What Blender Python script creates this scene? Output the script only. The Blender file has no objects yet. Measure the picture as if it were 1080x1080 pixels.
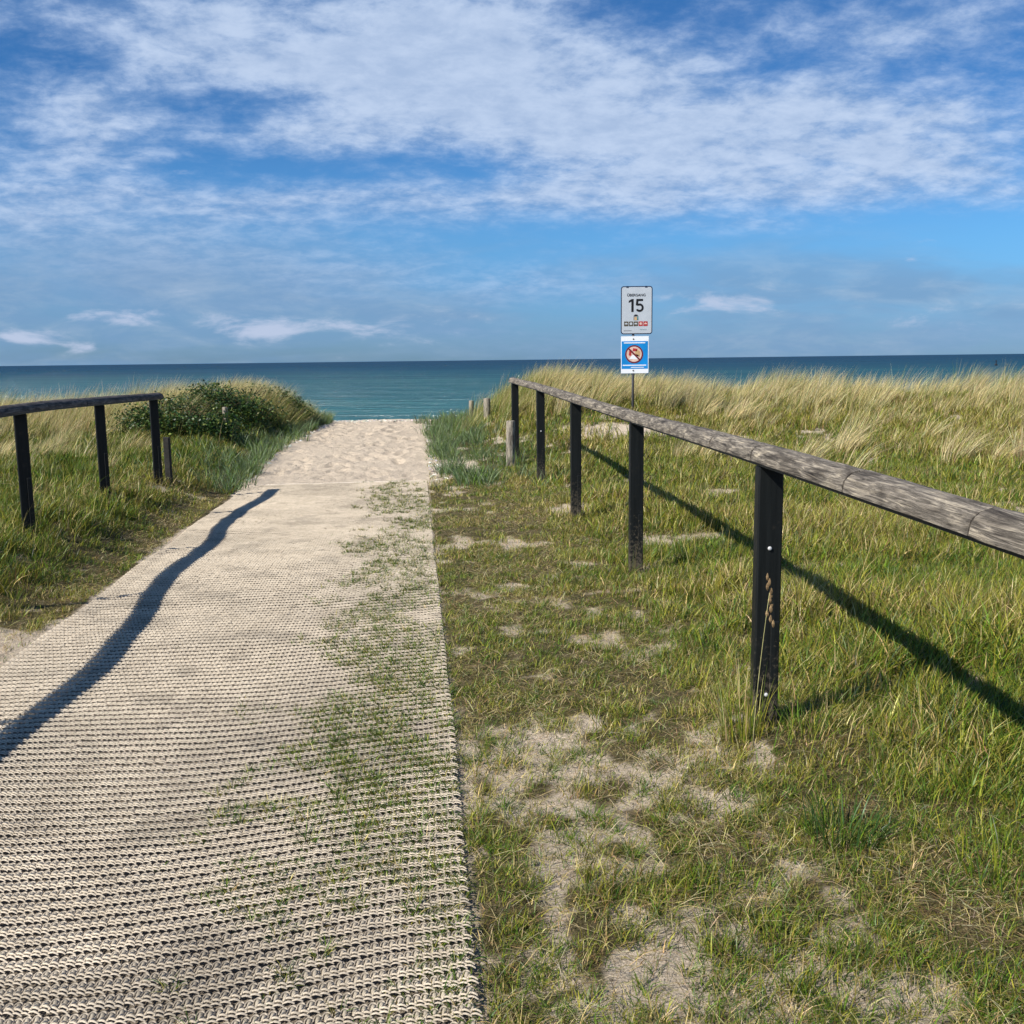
import bpy, math
import numpy as np
from mathutils import Vector
rng = np.random.default_rng(7)
SC = bpy.context.scene
COL = SC.collection
PI = math.pi

# ------------------------------------------------------------------ numeric helpers
def sm(a, b, x):
    t = np.clip((x - a) / (b - a), 0, 1)
    return t * t * (3 - 2 * t)

def hash2(i, j, seed):
    h = (i.astype(np.int64) * 374761393 + j.astype(np.int64) * 668265263 + seed * 974711) & 0x7fffffff
    h = ((h ^ (h >> 13)) * 1274126177) & 0x7fffffff
    return ((h ^ (h >> 16)) & 0xffff) / 65535.0

def vnoise(x, y, seed=0):
    xi = np.floor(x); yi = np.floor(y)
    fx = x - xi; fy = y - yi
    fx = fx * fx * (3 - 2 * fx); fy = fy * fy * (3 - 2 * fy)
    a = hash2(xi, yi, seed); b = hash2(xi + 1, yi, seed)
    c = hash2(xi, yi + 1, seed); d = hash2(xi + 1, yi + 1, seed)
    return (a * (1 - fx) + b * fx) * (1 - fy) + (c * (1 - fx) + d * fx) * fy

def fbm(x, y, seed=0, octaves=4):
    s = 0; a = .5; t = 0
    for o in range(octaves):
        s = s + a * vnoise(x * 2 ** o + 13.7 * o, y * 2 ** o - 7.1 * o, seed + o)
        t += a; a *= .5
    return s / t

def gauss(x, y, cx, cy, rx, ry):
    return np.exp(-((x - cx) / rx) ** 2 - ((y - cy) / ry) ** 2)

# ------------------------------------------------------------------ the lie of the land
def xr(y): return -.093 - .0925 * (y - 2.21)          # right edge of the path
def xl(y): return xr(y) - 2.2 + .42 * sm(14.5, 20, y)                       # left edge of the path
MAT_END = 12.4

def terrain(x, y, rough=True):
    x = np.asarray(x, float); y = np.asarray(y, float)
    d = x - xr(y); dl = xl(y) - x
    path = .30 * sm(11, 20, y)
    right = sm(.3, 3.0, d) * (.10 * sm(5, 12, y))
    ridge_r = (.30 + .22 * (fbm(x * .45, y * .1, 5, 2) - .35) + .19 * gauss(x, y * 0, 1.1, 0, 1.2, 1) - .04) * sm(.5, 2.3, d)
    prof_r = sm(13.8, 18.6, y + .35 * (fbm(x * .5, y * .3, 8, 2) - .5))
    left = sm(.1, 1.0, dl) * (.27 * sm(4.2, 7.5, y) * (1 - .6 * sm(12, 15.5, y)))
    prof_l = sm(12.8, 17.8, y)
    ridge_l = (.13 + .20 * gauss(x, y * 0, -5.2, 0, 1.4, 1) + .14 * (fbm(x * .5, y * .1, 15, 2) - .3)) * sm(.2, 1.6, dl)
    z = path + right + ridge_r * prof_r + left + ridge_l * prof_l
    z = z + .07 * gauss(x, y, 1.0, 3.9, .5, .5) + .15 * gauss(x, y, 2.9, 4.9, 1.3, 2.0)
    w = sm(.1, .9, d) + sm(.1, .9, dl)
    if rough:
        z = z + w * (.07 * (fbm(x * 1.1, y * 1.1, 21, 3) - .5))
        z = z + (1 - np.clip(w, 0, 1)) * .034 * (fbm(x * .8 + 3, y * 1.5, 31, 2) - .5)
        beyond = sm(MAT_END - .5, MAT_END + 1.2, y) * (1 - np.clip(w, 0, 1))
        z = z + beyond * .045 * (fbm(x * 3.4, y * 2.6, 41, 3) - .5)
    off = np.where((d > 0) | (dl > 0), -.4 * np.clip(np.maximum(d, dl), 0, 1), 0)   # crest of the path lies a bit later at the banks
    b = sm(21.2 + off, 29, y)
    beach = -1.9 - .02 * (y - 29)
    far = sm(25, 70, np.abs(x))                         # dunes go on to both sides
    b = b * 1.0
    z = z * (1 - b) + beach * b
    return np.maximum(z, -6.0)

def T(x, y): return float(terrain(np.array([x]), np.array([y]))[0])

def cover_map(x, y):
    """0 bare sand, 1 closed turf"""
    d = x - xr(y); dl = xl(y) - x
    n = fbm(x * 1.5, y * 1.1, 51, 4)
    n2 = fbm(x * 4.5, y * 3.6, 61, 4)
    n3 = fbm(x * 10, y * 8.5, 65, 3)
    fz = sm(2.0, 1.0, d) * sm(7.5, 5.0, y) * (d > 0)
    v = (.42 - .16 * fz) * n + (.58 - .24 * fz) * n2 + .40 * fz * n3
    near = sm(1.7, .7, d) * sm(6.0, 3.4, y) - 1.5 * sm(.85, 1.35, d) * sm(4.3, 3.0, y) + .5 * gauss(x, y, .28, 2.9, .36, .8) + .3 * gauss(x, y, .8, 4.1, .25, .4)
    mid = sm(2.8, .4, d) * sm(12, 6, y)
    th = .315 + .065 * near + .060 * mid
    right = sm(th - .05, th + .17, v)
    thl = .29 + .09 * sm(1.0, .0, dl) * sm(7.5, 4.5, y)
    left = sm(thl - .03, thl + .14, v)
    right = right * sm(-.02, .06, d - sm(12, 13.5, y) * .7 * sm(.42, .62, fbm(x * 1.2, y * 1.0, 71, 2)))
    left = left * sm(-.06, .10, dl + .35 * (n2 - .5))
    # sandy shoulders at the top of the path
    sh = sm(13, 15, y) * sm(21.5, 19, y)
    right = np.where(d > 0, right * (1 - sh * sm(.7, .05, d + .5 * (n2 - .5))), 0)
    left = np.where(dl > 0, left * (1 - .8 * sh * sm(.35, .0, dl + .4 * (n2 - .5))), 0)
    # one bare patch of white sand behind the rail
    patch = gauss(x, y, 1.55, 15.6, .75, .4)
    right = right * (1 - np.clip(1.6 * patch, 0, 1))
    c = np.where(d > 0, right, np.where(dl > 0, left, 0))
    return c * sm(27, 21, y)

# ------------------------------------------------------------------ Blender helpers
def tag(o, label=None, cat=None, group=None, kind=None):
    if label: o['label'] = label
    if cat: o['category'] = cat
    if group: o['group'] = group
    if kind: o['kind'] = kind
    return o

def mesh_arrays(name, verts, loops, starts, mat, smooth=False, attrs=None):
    me = bpy.data.meshes.new(name)
    me.vertices.add(len(verts)); me.vertices.foreach_set('co', np.asarray(verts, np.float32).ravel())
    me.loops.add(len(loops)); me.loops.foreach_set('vertex_index', np.asarray(loops, np.int32))
    me.polygons.add(len(starts)); me.polygons.foreach_set('loop_start', np.asarray(starts, np.int32))
    me.update(calc_edges=True)
    if smooth: me.polygons.foreach_set('use_smooth', np.ones(len(starts), bool))
    for k, v in (attrs or {}).items():
        v = np.asarray(v, np.float32)
        if v.ndim == 1:
            a = me.attributes.new(k, 'FLOAT', 'POINT'); a.data.foreach_set('value', v)
        else:
            a = me.attributes.new(k, 'FLOAT_COLOR', 'POINT')
            a.data.foreach_set('color', np.concatenate([v, np.ones((len(v), 1), np.float32)], 1).ravel())
    if mat: me.materials.append(mat)
    me.update()
    return me

def quads(name, verts, q, mat, smooth=False, attrs=None):
    q = np.asarray(q, np.int32)
    return mesh_arrays(name, verts, q.ravel(), np.arange(len(q)) * q.shape[1], mat, smooth, attrs)

def link(name, me, parent=None, loc=(0, 0, 0)):
    o = bpy.data.objects.new(name, me); COL.objects.link(o); o.location = loc
    if parent: o.parent = parent
    return o

def empty(name, loc):
    o = bpy.data.objects.new(name, None); COL.objects.link(o); o.location = loc; o.empty_display_size = .1
    return o

class MB:
    """collects shapes into one mesh"""
    def __init__(s): s.v = []; s.f = []
    def add(s, v, f):
        n = len(s.v); s.v += [tuple(map(float, p)) for p in v]; s.f += [tuple(i + n for i in g) for g in f]
    def box(s, c, size, bev=0.0, rot=0.0, tilt=None):
        hx, hy, hz = [q / 2 for q in size]; b = bev
        pts = []
        ring = [(-hx + b, -hy), (hx - b, -hy), (hx, -hy + b), (hx, hy - b), (hx - b, hy), (-hx + b, hy), (-hx, hy - b), (-hx, -hy + b)] if b else [(-hx, -hy), (hx, -hy), (hx, hy), (-hx, hy)]
        n = len(ring)
        lv = [(-hz, 1)] if not b else [(-hz, (hx - b) / hx), (-hz + b, 1)]
        lv += [(hz, 1)] if not b else [(hz - b, 1), (hz, (hx - b) / hx)]
        for z, k in lv:
            ky = k if not b else (1 if k == 1 else (hy - b) / hy)
            pts += [(x * k, y * ky, z) for x, y in ring]
        cr, sr = math.cos(rot), math.sin(rot)
        v = [(c[0] + x * cr - y * sr, c[1] + x * sr + y * cr, c[2] + z) for x, y, z in pts]
        f = [tuple(range(n))[::-1], tuple((len(lv) - 1) * n + i for i in range(n))]
        for k in range(len(lv) - 1):
            f += [(k * n + i, k * n + (i + 1) % n, (k + 1) * n + (i + 1) % n, (k + 1) * n + i) for i in range(n)]
        s.add(v, f)
    def lathe(s, c, prof, n=16, axis='z'):
        v = []; f = []
        for r, z in prof:
            for i in range(n):
                a = 2 * PI * i / n; p = (r * math.cos(a), r * math.sin(a), z)
                if axis == 'y': p = (p[0], -p[2], p[1])
                v.append((c[0] + p[0], c[1] + p[1], c[2] + p[2]))
        for k in range(len(prof) - 1):
            f += [(k * n + i, k * n + (i + 1) % n, (k + 1) * n + (i + 1) % n, (k + 1) * n + i) for i in range(n)]
        f += [tuple(range(n))[::-1], tuple((len(prof) - 1) * n + i for i in range(n))]
        s.add(v, f)
    def tube(s, pts, radii, n=6):
        pts = [Vector(p) for p in pts]; v = []; f = []
        for k, p in enumerate(pts):
            d = (pts[min(k + 1, len(pts) - 1)] - pts[max(k - 1, 0)]).normalized()
            a = d.cross(Vector((.3, .9, .2))).normalized(); b = d.cross(a)
            for i in range(n):
                t = 2 * PI * i / n; v.append(p + (a * math.cos(t) + b * math.sin(t)) * radii[k])
        for k in range(len(pts) - 1):
            f += [(k * n + i, k * n + (i + 1) % n, (k + 1) * n + (i + 1) % n, (k + 1) * n + i) for i in range(n)]
        f += [tuple(range(n))[::-1], tuple((len(pts) - 1) * n + i for i in range(n))]
        s.add(v, f)
    def build(s, name, mat, parent=None, loc=None, smooth=False):
        base = Vector(loc) if loc is not None else (parent.location if parent else Vector((0, 0, 0)))
        me = bpy.data.meshes.new(name)
        me.from_pydata([tuple(Vector(p) - base) for p in s.v], [], s.f)
        if smooth: me.polygons.foreach_set('use_smooth', np.ones(len(me.polygons), bool))
        me.materials.append(mat); me.update()
        return link(name, me, parent, (0, 0, 0) if parent else base)

# ------------------------------------------------------------------ materials
def new_mat(name):
    m = bpy.data.materials.new(name); m.use_nodes = True
    nt = m.node_tree; nt.nodes.clear()
    return m, nt
def nd(nt, typ, **kw):
    n = nt.nodes.new(typ)
    for k, v in kw.items():
        if k.startswith('i_'):
            key = k[2:]; key = int(key) if key.isdigit() else key.replace('_', ' ')
            n.inputs[key].default_value = v
        else: setattr(n, k, v)
    return n
def L(nt, a, ao, b, bi): nt.links.new(a.outputs[ao], b.inputs[bi])
def ramp(nt, stops, src=None, out=0):
    r = nd(nt, 'ShaderNodeValToRGB'); e = r.color_ramp.elements
    while len(e) < len(stops): e.new(.5)
    for k, (p, c) in enumerate(stops):
        e[k].position = p; e[k].color = (*c, 1) if len(c) == 3 else c
    if src: L(nt, src, out, r, 0)
    return r
def noise(nt, co, scale, detail=4, rough=.55, out='Generated', dist=0):
    n = nd(nt, 'ShaderNodeTexNoise'); n.inputs['Scale'].default_value = scale
    n.inputs['Detail'].default_value = detail; n.inputs['Roughness'].default_value = rough; n.inputs['Distortion'].default_value = dist
    L(nt, co, out, n, 'Vector'); return n
def mixc(nt, fac, a, b, blend='MIX'):
    m = nd(nt, 'ShaderNodeMix', data_type='RGBA', blend_type=blend)
    for s, key in ((fac, 0), (a, 6), (b, 7)):
        if isinstance(s, tuple) and isinstance(s[0], bpy.types.Node): L(nt, s[0], s[1], m, key)
        else: m.inputs[key].default_value = s if not isinstance(s, tuple) else (*s, 1)
    return m
def bsdf(nt, rough=.6, spec=.4):
    b = nd(nt, 'ShaderNodeBsdfPrincipled'); b.inputs['Roughness'].default_value = rough
    b.inputs['Specular IOR Level'].default_value = spec
    o = nd(nt, 'ShaderNodeOutputMaterial'); L(nt, b, 0, o, 0); return b, o

def plain(name, c, rough=.5, spec=.4, var=.25, scale=30, bump=.15):
    m, nt = new_mat(name); b, o = bsdf(nt, rough, spec)
    tc = nd(nt, 'ShaderNodeTexCoord'); n = noise(nt, tc, scale, 5, .6, 'Object')
    r = ramp(nt, [(.3, tuple(q * (1 - var) for q in c)), (.7, tuple(min(1, q * (1 + var)) for q in c))], n)
    L(nt, r, 0, b, 'Base Color')
    bp = nd(nt, 'ShaderNodeBump', i_Strength=bump, i_Distance=.002); L(nt, n, 0, bp, 'Height'); L(nt, bp, 0, b, 'Normal')
    return m

def mat_ground():
    m, nt = new_mat('sand_and_turf'); b, o = bsdf(nt, .95, .1)
    tc = nd(nt, 'ShaderNodeTexCoord')
    fine = noise(nt, tc, 160, 6, .75, 'Object'); mid = noise(nt, tc, 9, 5, .65, 'Object'); big = noise(nt, tc, 1.1, 3, .5, 'Object')
    sand = ramp(nt, [(.36, (.31, .24, .165)), (.46, (.60, .49, .36)), (.60, (.79, .665, .515))], fine)
    sand2 = mixc(nt, (mid, 0), (sand, 0), (.52, .43, .32)); sand2.blend_type = 'MIX'
    fac = ramp(nt, [(.45, (0, 0, 0)), (.7, (.55, .55, .55))], mid); L(nt, fac, 0, sand2, 0)
    # dark bits: dry stalks, seaweed crumbs, twigs lying on the sand
    vo = nd(nt, 'ShaderNodeTexVoronoi', feature='F1'); vo.inputs['Scale'].default_value = 26; L(nt, tc, 'Object', vo, 'Vector')
    crumbs = ramp(nt, [(.10, (1, 1, 1)), (.24, (0, 0, 0))], vo, 'Distance')
    gate = ramp(nt, [(.50, (0, 0, 0)), (.62, (.75, .75, .75))], mid)
    cf = mixc(nt, 1.0, (crumbs, 0), (gate, 0), 'MULTIPLY')
    sand3 = mixc(nt, (cf, 2), (sand2, 2), (.15, .11, .075))
    turf = ramp(nt, [(.36, (.035, .028, .014)), (.5, (.13, .10, .048)), (.64, (.36, .29, .15))], fine)
    turf2 = mixc(nt, .5, (turf, 0), (.055, .052, .018))
    tf = ramp(nt, [(.4, (0, 0, 0)), (.62, (.7, .7, .7))], mid); L(nt, tf, 0, turf2, 0)
    at = nd(nt, 'ShaderNodeAttribute', attribute_name='cover')
    so_ = nd(nt, 'ShaderNodeAttribute', attribute_name='mat_dirt_shade')
    sand4 = mixc(nt, (so_, 'Fac'), (sand3, 2), (.30, .25, .19))  # dirty sand under the mat, with shade in its holes put into the colour
    ca = nd(nt, 'ShaderNodeMath', operation='MULTIPLY_ADD'); L(nt, fine, 0, ca, 0); ca.inputs[1].default_value = 1.5
    cb = nd(nt, 'ShaderNodeMath', operation='MULTIPLY_ADD'); L(nt, mid, 0, cb, 0); cb.inputs[1].default_value = .55; L(nt, at, 'Fac', cb, 2); L(nt, cb, 0, ca, 2)
    cf_ = nd(nt, 'ShaderNodeMapRange', interpolation_type='SMOOTHSTEP'); cf_.inputs[1].default_value = 1.33; cf_.inputs[2].default_value = 1.78; L(nt, ca, 0, cf_, 0)
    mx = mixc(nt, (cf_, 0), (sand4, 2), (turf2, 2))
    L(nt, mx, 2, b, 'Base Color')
    bp = nd(nt, 'ShaderNodeBump', i_Strength=.9, i_Distance=.016); L(nt, fine, 0, bp, 'Height')
    bp2 = nd(nt, 'ShaderNodeBump', i_Strength=.7, i_Distance=.06); L(nt, mid, 0, bp2, 'Height'); L(nt, bp, 0, bp2, 'Normal'); L(nt, bp2, 0, b, 'Normal')
    return m

def mat_blade(name, trans=.35, rough=.55, spec=.25):
    m, nt = new_mat(name)
    at = nd(nt, 'ShaderNodeAttribute', attribute_name='tint')
    b = nd(nt, 'ShaderNodeBsdfPrincipled'); b.inputs['Roughness'].default_value = rough; b.inputs['Specular IOR Level'].default_value = spec
    t = nd(nt, 'ShaderNodeBsdfTranslucent'); mx = nd(nt, 'ShaderNodeMixShader'); mx.inputs[0].default_value = trans
    o = nd(nt, 'ShaderNodeOutputMaterial')
    L(nt, at, 'Color', b, 'Base Color'); L(nt, at, 'Color', t, 'Color')
    L(nt, b, 0, mx, 1); L(nt, t, 0, mx, 2); L(nt, mx, 0, o, 0)
    return m

def mat_rope():
    m, nt = new_mat('woven_polymer_rope'); b, o = bsdf(nt, .6, .3)
    at = nd(nt, 'ShaderNodeAttribute', attribute_name='tint'); tc = nd(nt, 'ShaderNodeTexCoord')
    n = noise(nt, tc, 6, 5, .6, 'Object'); n2 = noise(nt, tc, 220, 3, .6, 'Object')
    d = ramp(nt, [(.3, (.84, .82, .78)), (.65, (1.04, 1.03, 1.0))], n)
    mu = mixc(nt, 1.0, (at, 'Color'), (d, 0), 'MULTIPLY')
    f = ramp(nt, [(.3, (.75, .75, .75)), (.7, (1.1, 1.1, 1.1))], n2)
    mu2 = mixc(nt, 1.0, (mu, 2), (f, 0), 'MULTIPLY')
    L(nt, mu2, 2, b, 'Base Color')
    bp = nd(nt, 'ShaderNodeBump', i_Strength=.5, i_Distance=.002); L(nt, n2, 0, bp, 'Height'); L(nt, bp, 0, b, 'Normal')
    return m

def mat_wood(name='weathered_wood', dark=(.040, .034, .028), mid=(.195, .172, .142), light=(.46, .405, .315)):
    m, nt = new_mat(name); b, o = bsdf(nt, .8, .2)
    tc = nd(nt, 'ShaderNodeAttribute', attribute_name='grain')     # along / round the log, in metres
    mp = nd(nt, 'ShaderNodeMapping'); mp.inputs['Scale'].default_value = (6.5, 125, 0); L(nt, tc, 'Vector', mp, 'Vector')
    g = noise(nt, mp, 1.0, 6, .7, 0, 1.2)
    mp2 = nd(nt, 'ShaderNodeMapping'); mp2.inputs['Scale'].default_value = (5, 22, 0); L(nt, tc, 'Vector', mp2, 'Vector')
    g2 = noise(nt, mp2, 1.0, 4, .6, 0, .6)
    r = ramp(nt, [(.36, dark), (.46, mid), (.56, tuple(q * 1.35 for q in mid)), (.66, light)], g)
    k = ramp(nt, [(.38, (.42, .40, .38)), (.52, (.9, .88, .85)), (.64, (1.35, 1.30, 1.18))], g2)
    mu = mixc(nt, 1.0, (r, 0), (k, 0), 'MULTIPLY')
    # cracks
    cr = ramp(nt, [(.46, (1, 1, 1)), (.485, (.12, .12, .12)), (.51, (1, 1, 1))], g)
    mu2 = mixc(nt, .8, (mu, 2), (cr, 0), 'MULTIPLY')
    L(nt, mu2, 2, b, 'Base Color')
    bp = nd(nt, 'ShaderNodeBump', i_Strength=.8, i_Distance=.006); L(nt, g, 0, bp, 'Height'); L(nt, bp, 0, b, 'Normal')
    return m

def mat_sea():
    m, nt = new_mat('sea_water')
    tc = nd(nt, 'ShaderNodeTexCoord'); sp = nd(nt, 'ShaderNodeSeparateXYZ'); L(nt, tc, 'Object', sp, 0)
    mp = nd(nt, 'ShaderNodeMapping'); mp.inputs['Scale'].default_value = (.012, .07, 1); L(nt, tc, 'Object', mp, 'Vector')
    patch = noise(nt, mp, 1.0, 7, .72, 0)
    lg = nd(nt, 'ShaderNodeMath', operation='LOGARITHM'); L(nt, sp, 'Y', lg, 0); lg.inputs[1].default_value = 10
    mr = nd(nt, 'ShaderNodeMapRange'); mr.inputs[1].default_value = 1.85; mr.inputs[2].default_value = 3.3; L(nt, lg, 0, mr, 0)
    ad = nd(nt, 'ShaderNodeMath', operation='MULTIPLY_ADD'); L(nt, patch, 0, ad, 0); ad.inputs[1].default_value = .9
    sb = nd(nt, 'ShaderNodeMath', operation='SUBTRACT'); L(nt, mr, 0, sb, 0); sb.inputs[1].default_value = .45; L(nt, sb, 0, ad, 2)
    col = ramp(nt, [(0, (.048, .158, .160)), (.30, (.022, .108, .128)), (.6, (.009, .058, .098)), (1, (.007, .040, .080))], ad)
    b = nd(nt, 'ShaderNodeBsdfDiffuse'); L(nt, col, 0, b, 'Color'); gl = nd(nt, 'ShaderNodeBsdfGlossy'); gl.inputs['Roughness'].default_value = .2
    ms_ = nd(nt, 'ShaderNodeMixShader'); ms_.inputs[0].default_value = .16; L(nt, b, 0, ms_, 1); L(nt, gl, 0, ms_, 2); o = nd(nt, 'ShaderNodeOutputMaterial'); L(nt, ms_, 0, o, 0)
    mp2 = nd(nt, 'ShaderNodeMapping'); mp2.inputs['Scale'].default_value = (.28, 1.0, 1); L(nt, tc, 'Object', mp2, 'Vector')
    w1 = noise(nt, mp2, .35, 6, .62, 0, .4)
    bp = nd(nt, 'ShaderNodeBump', i_Strength=1.0, i_Distance=3.0); L(nt, w1, 0, bp, 'Height'); L(nt, bp, 0, b, 'Normal'); L(nt, bp, 0, gl, 'Normal')
    return m

M = {}
M['ground'] = mat_ground(); M['blade'] = mat_blade('grass_blade', .24, .45, .35); M['straw'] = mat_blade('dry_straw', .3, .6, .2)
M['leaf'] = mat_blade('shrub_leaf', .25, .45, .35); M['rope'] = mat_rope(); M['wood'] = mat_wood()
M['wood_grey'] = mat_wood('grey_pile_wood', (.10, .09, .075), (.30, .27, .22), (.45, .41, .34))
def mat_post():
    m, nt = new_mat('black_coated_post'); b, o = bsdf(nt, .5, .25); tc = nd(nt, 'ShaderNodeTexCoord')
    n = noise(nt, tc, 14, 6, .7, 'Object'); n2 = noise(nt, tc, 60, 4, .7, 'Object')
    mp = nd(nt, 'ShaderNodeMapping'); mp.inputs['Scale'].default_value = (60, 60, 3); L(nt, tc, 'Object', mp, 'Vector'); n3 = noise(nt, mp, 1, 5, .7, 0)
    c = ramp(nt, [(.3, (.004, .005, .005)), (.7, (.011, .013, .013))], n3)
    k = ramp(nt, [(.60, (0, 0, 0)), (.70, (.55, .55, .55))], n)
    d = mixc(nt, (k, 0), (c, 0), (.028, .024, .019))
    sp = nd(nt, 'ShaderNodeSeparateXYZ'); L(nt, tc, 'Object', sp, 0)
    g = nd(nt, 'ShaderNodeMapRange'); g.inputs[1].default_value = .62; g.inputs[2].default_value = .05; g.inputs[3].default_value = 0; g.inputs[4].default_value = .38; L(nt, sp, 'Z', g, 0)
    a = nd(nt, 'ShaderNodeMath', operation='ADD'); L(nt, g, 0, a, 0); L(nt, n2, 0, a, 1)
    f = ramp(nt, [(.72, (0, 0, 0)), (.9, (.6, .6, .6))], a)
    e = mixc(nt, (f, 0), (d, 2), (.14, .115, .08)); L(nt, e, 2, b, 'Base Color')
    bp = nd(nt, 'ShaderNodeBump', i_Strength=.35, i_Distance=.003); L(nt, n3, 0, bp, 'Height'); L(nt, bp, 0, b, 'Normal')
    return m
M['black'] = mat_post()
M['steel'] = plain('zinc_bolt', (.5, .5, .5), .35, .6, .15, 40, .05)
M['tarred'] = plain('dark_tarred_wood', (.03, .028, .025), .75, .2, .5, 25, .5)
M['sea'] = mat_sea()
M['twig'] = plain('brown_twig', (.12, .08, .05), .8, .2)
M['stone'] = mat_blade('shell_and_stone', .0, .7, .3)

# ------------------------------------------------------------------ the ground: one sheet
def axis(fine0, fine1, step, far0, far1, grow=1.18):
    c = list(np.arange(fine0, fine1, step)); s = step; x = c[-1]
    while x < far1: s = min(s * grow, 60); x += s; c.append(x)
    s = step; x = c[0]; pre = []
    while x > far0: s = min(s * grow, 60); x -= s; pre.append(x)
    return np.array(pre[::-1] + c)
gx = axis(-7, 9, .045, -3000, 3000); gy = axis(1.2, 22.5, .045, -300, 75)
X, Y = np.meshgrid(gx, gy); Z = terrain(X, Y)
cov = cover_map(X, Y)
tur = np.clip(cov, 0, 1)
Z = Z + .025 * tur * fbm(X * 6, Y * 6, 77, 3)
fr = np.random.default_rng(3)
for _ in range(170):
    fy = fr.uniform(12.7, 21.3); fx_ = fr.uniform(xl(fy) + .1, xr(fy) - .1); an = fr.normal(0, .35) + (PI if fr.random() < .5 else 0)
    iy = slice(*np.searchsorted(gy, [fy - .4, fy + .4])); ix = slice(*np.searchsorted(gx, [fx_ - .4, fx_ + .4]))
    u_ = (X[iy, ix] - fx_) * math.cos(an) + (Y[iy, ix] - fy) * math.sin(an); v_ = -(X[iy, ix] - fx_) * math.sin(an) + (Y[iy, ix] - fy) * math.cos(an)
    q_ = np.sqrt((u_ / .075) ** 2 + (v_ / .16) ** 2)
    Z[iy, ix] += -.020 * np.exp(-q_ ** 4) + .008 * np.exp(-((q_ - 1.35) / .35) ** 2)
nx, ny = len(gx), len(gy)
idx = np.arange(nx * ny).reshape(ny, nx)
q = np.stack([idx[:-1, :-1], idx[:-1, 1:], idx[1:, 1:], idx[1:, :-1]], -1).reshape(-1, 4)
g = link('ground', quads('ground', np.stack([X, Y, Z], -1).reshape(-1, 3), q, M['ground'], True, {'cover': tur.ravel(), 'mat_dirt_shade': (sm(-.03, .05, X - xl(Y)) * sm(.05, -.03, X - xr(Y)) * sm(12.3, 7.0, Y + 2.5 * (fbm(X * 1.6, Y * 1.6, 101, 3) - .5))).ravel()}))
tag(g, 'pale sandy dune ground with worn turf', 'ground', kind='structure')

SEA = -2.5
sx = axis(-60, 60, 20, -40000, 40000, 1.35); sx = np.unique(np.concatenate([[-40000], np.linspace(-3000, 3000, 61), [40000]]))
sy = np.array([50, 70, 100, 150, 250, 500, 1000, 3000, 10000, 60000.])
X, Y = np.meshgrid(sx, sy); idx = np.arange(X.size).reshape(X.shape)
q = np.stack([idx[:-1, :-1], idx[:-1, 1:], idx[1:, 1:], idx[1:, :-1]], -1).reshape(-1, 4)
tag(link('sea', quads('sea', np.stack([X, Y, X * 0 + SEA], -1).reshape(-1, 3), q, M['sea'])), 'calm blue green sea reaching to the horizon', 'sea', kind='structure')

# ------------------------------------------------------------------ the woven beach mat
def mat_xy(s, v):
    """s 0..2.2 across from the left edge, v along"""
    y = v + .095 * (s - 1.1) + .16 * sm(1.0, 2.2, s) ** 1.5 * sm(9, 4, v) + .13 * (fbm(s * .8, v * .8, 91, 2) - .5)
    x = xl(y) + s + .02 * (fbm(s * 0, v * .8, 95, 2) - .5)
    return x, y
def mat_lift(x, y):
    sand = fbm(x * 1.6, y * 1.6, 101, 3)
    s = x - xl(y)
    up = .019 - .011 * sm(6.0, 12.5, y + 1.2 * (sand - .5) + .8 * sm(.3, .9, s) * sm(1.9, 1.4, s)) - .008 * sm(.5, .75, sand) * sm(4, 7, y)
    up = up + .006 * sm(.12, .0, np.minimum(s, 2.2 - s))
    up = np.maximum(up, .007)
    und = .042 * (fbm(x * .75 + 4, y * 1.1, 111, 2) - .38) * sm(.0, .5, s) * sm(6.5, 3.5, y)
    return up + np.maximum(und, 0)

A, B = .0205, .061
NS, NV = int(2.2 / A), int((MAT_END - .9) / B)
cu, cvv = np.meshgrid((np.arange(NS) + .5) * A, .9 + np.arange(NV) * B)
cu = cu.ravel() ; cvv = cvv.ravel(); NC = len(cu)
def strand(path, rad, nseg_cross=4, flat=1.0):
    """half tube along path (k,3) in cell space -> verts, quads"""
    path = np.array(path); k = len(path)
    tang = np.gradient(path, axis=0); tang[:, 2] = 0; tang /= np.linalg.norm(tang, axis=1)[:, None] + 1e-9
    side = np.stack([-tang[:, 1], tang[:, 0], tang[:, 0] * 0], -1)
    an = np.linspace(0, PI, nseg_cross)
    rad = np.broadcast_to(rad, (k,))
    v = path[:, None, :] + side[:, None, :] * (np.cos(an)[None, :, None] * rad[:, None, None]) + np.array([0, 0, 1.])[None, None] * (np.sin(an)[None, :, None] * rad[:, None, None] * flat)
    idx = np.arange(k * nseg_cross).reshape(k, nseg_cross)
    q = np.stack([idx[:-1, :-1], idx[:-1, 1:], idx[1:, 1:], idx[1:, :-1]], -1).reshape(-1, 4)
    return v.reshape(-1, 3), q
parts = []
t = np.linspace(0, 1, 5)
def arc(p0, p1, h0, h1, hm): return np.stack([p0[0] + (p1[0] - p0[0]) * t, p0[1] + (p1[1] - p0[1]) * t, h0 + (h1 - h0) * t + hm * np.sin(PI * t)], -1)
r = np.array([.0024, .0030, .0031, .0030, .0024])
CREAM = (.60, .51, .39)
parts.append((*strand(arc((-.003, .048), (.010, .073), .003, .001, .006), r), CREAM))
parts.append((*strand(arc((-.006, .059), (.026, .043), .002, .004, .005), r), CREAM))
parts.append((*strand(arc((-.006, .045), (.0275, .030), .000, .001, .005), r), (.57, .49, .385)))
ta = np.linspace(-.10 * PI, 1.10 * PI, 8)
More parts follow.
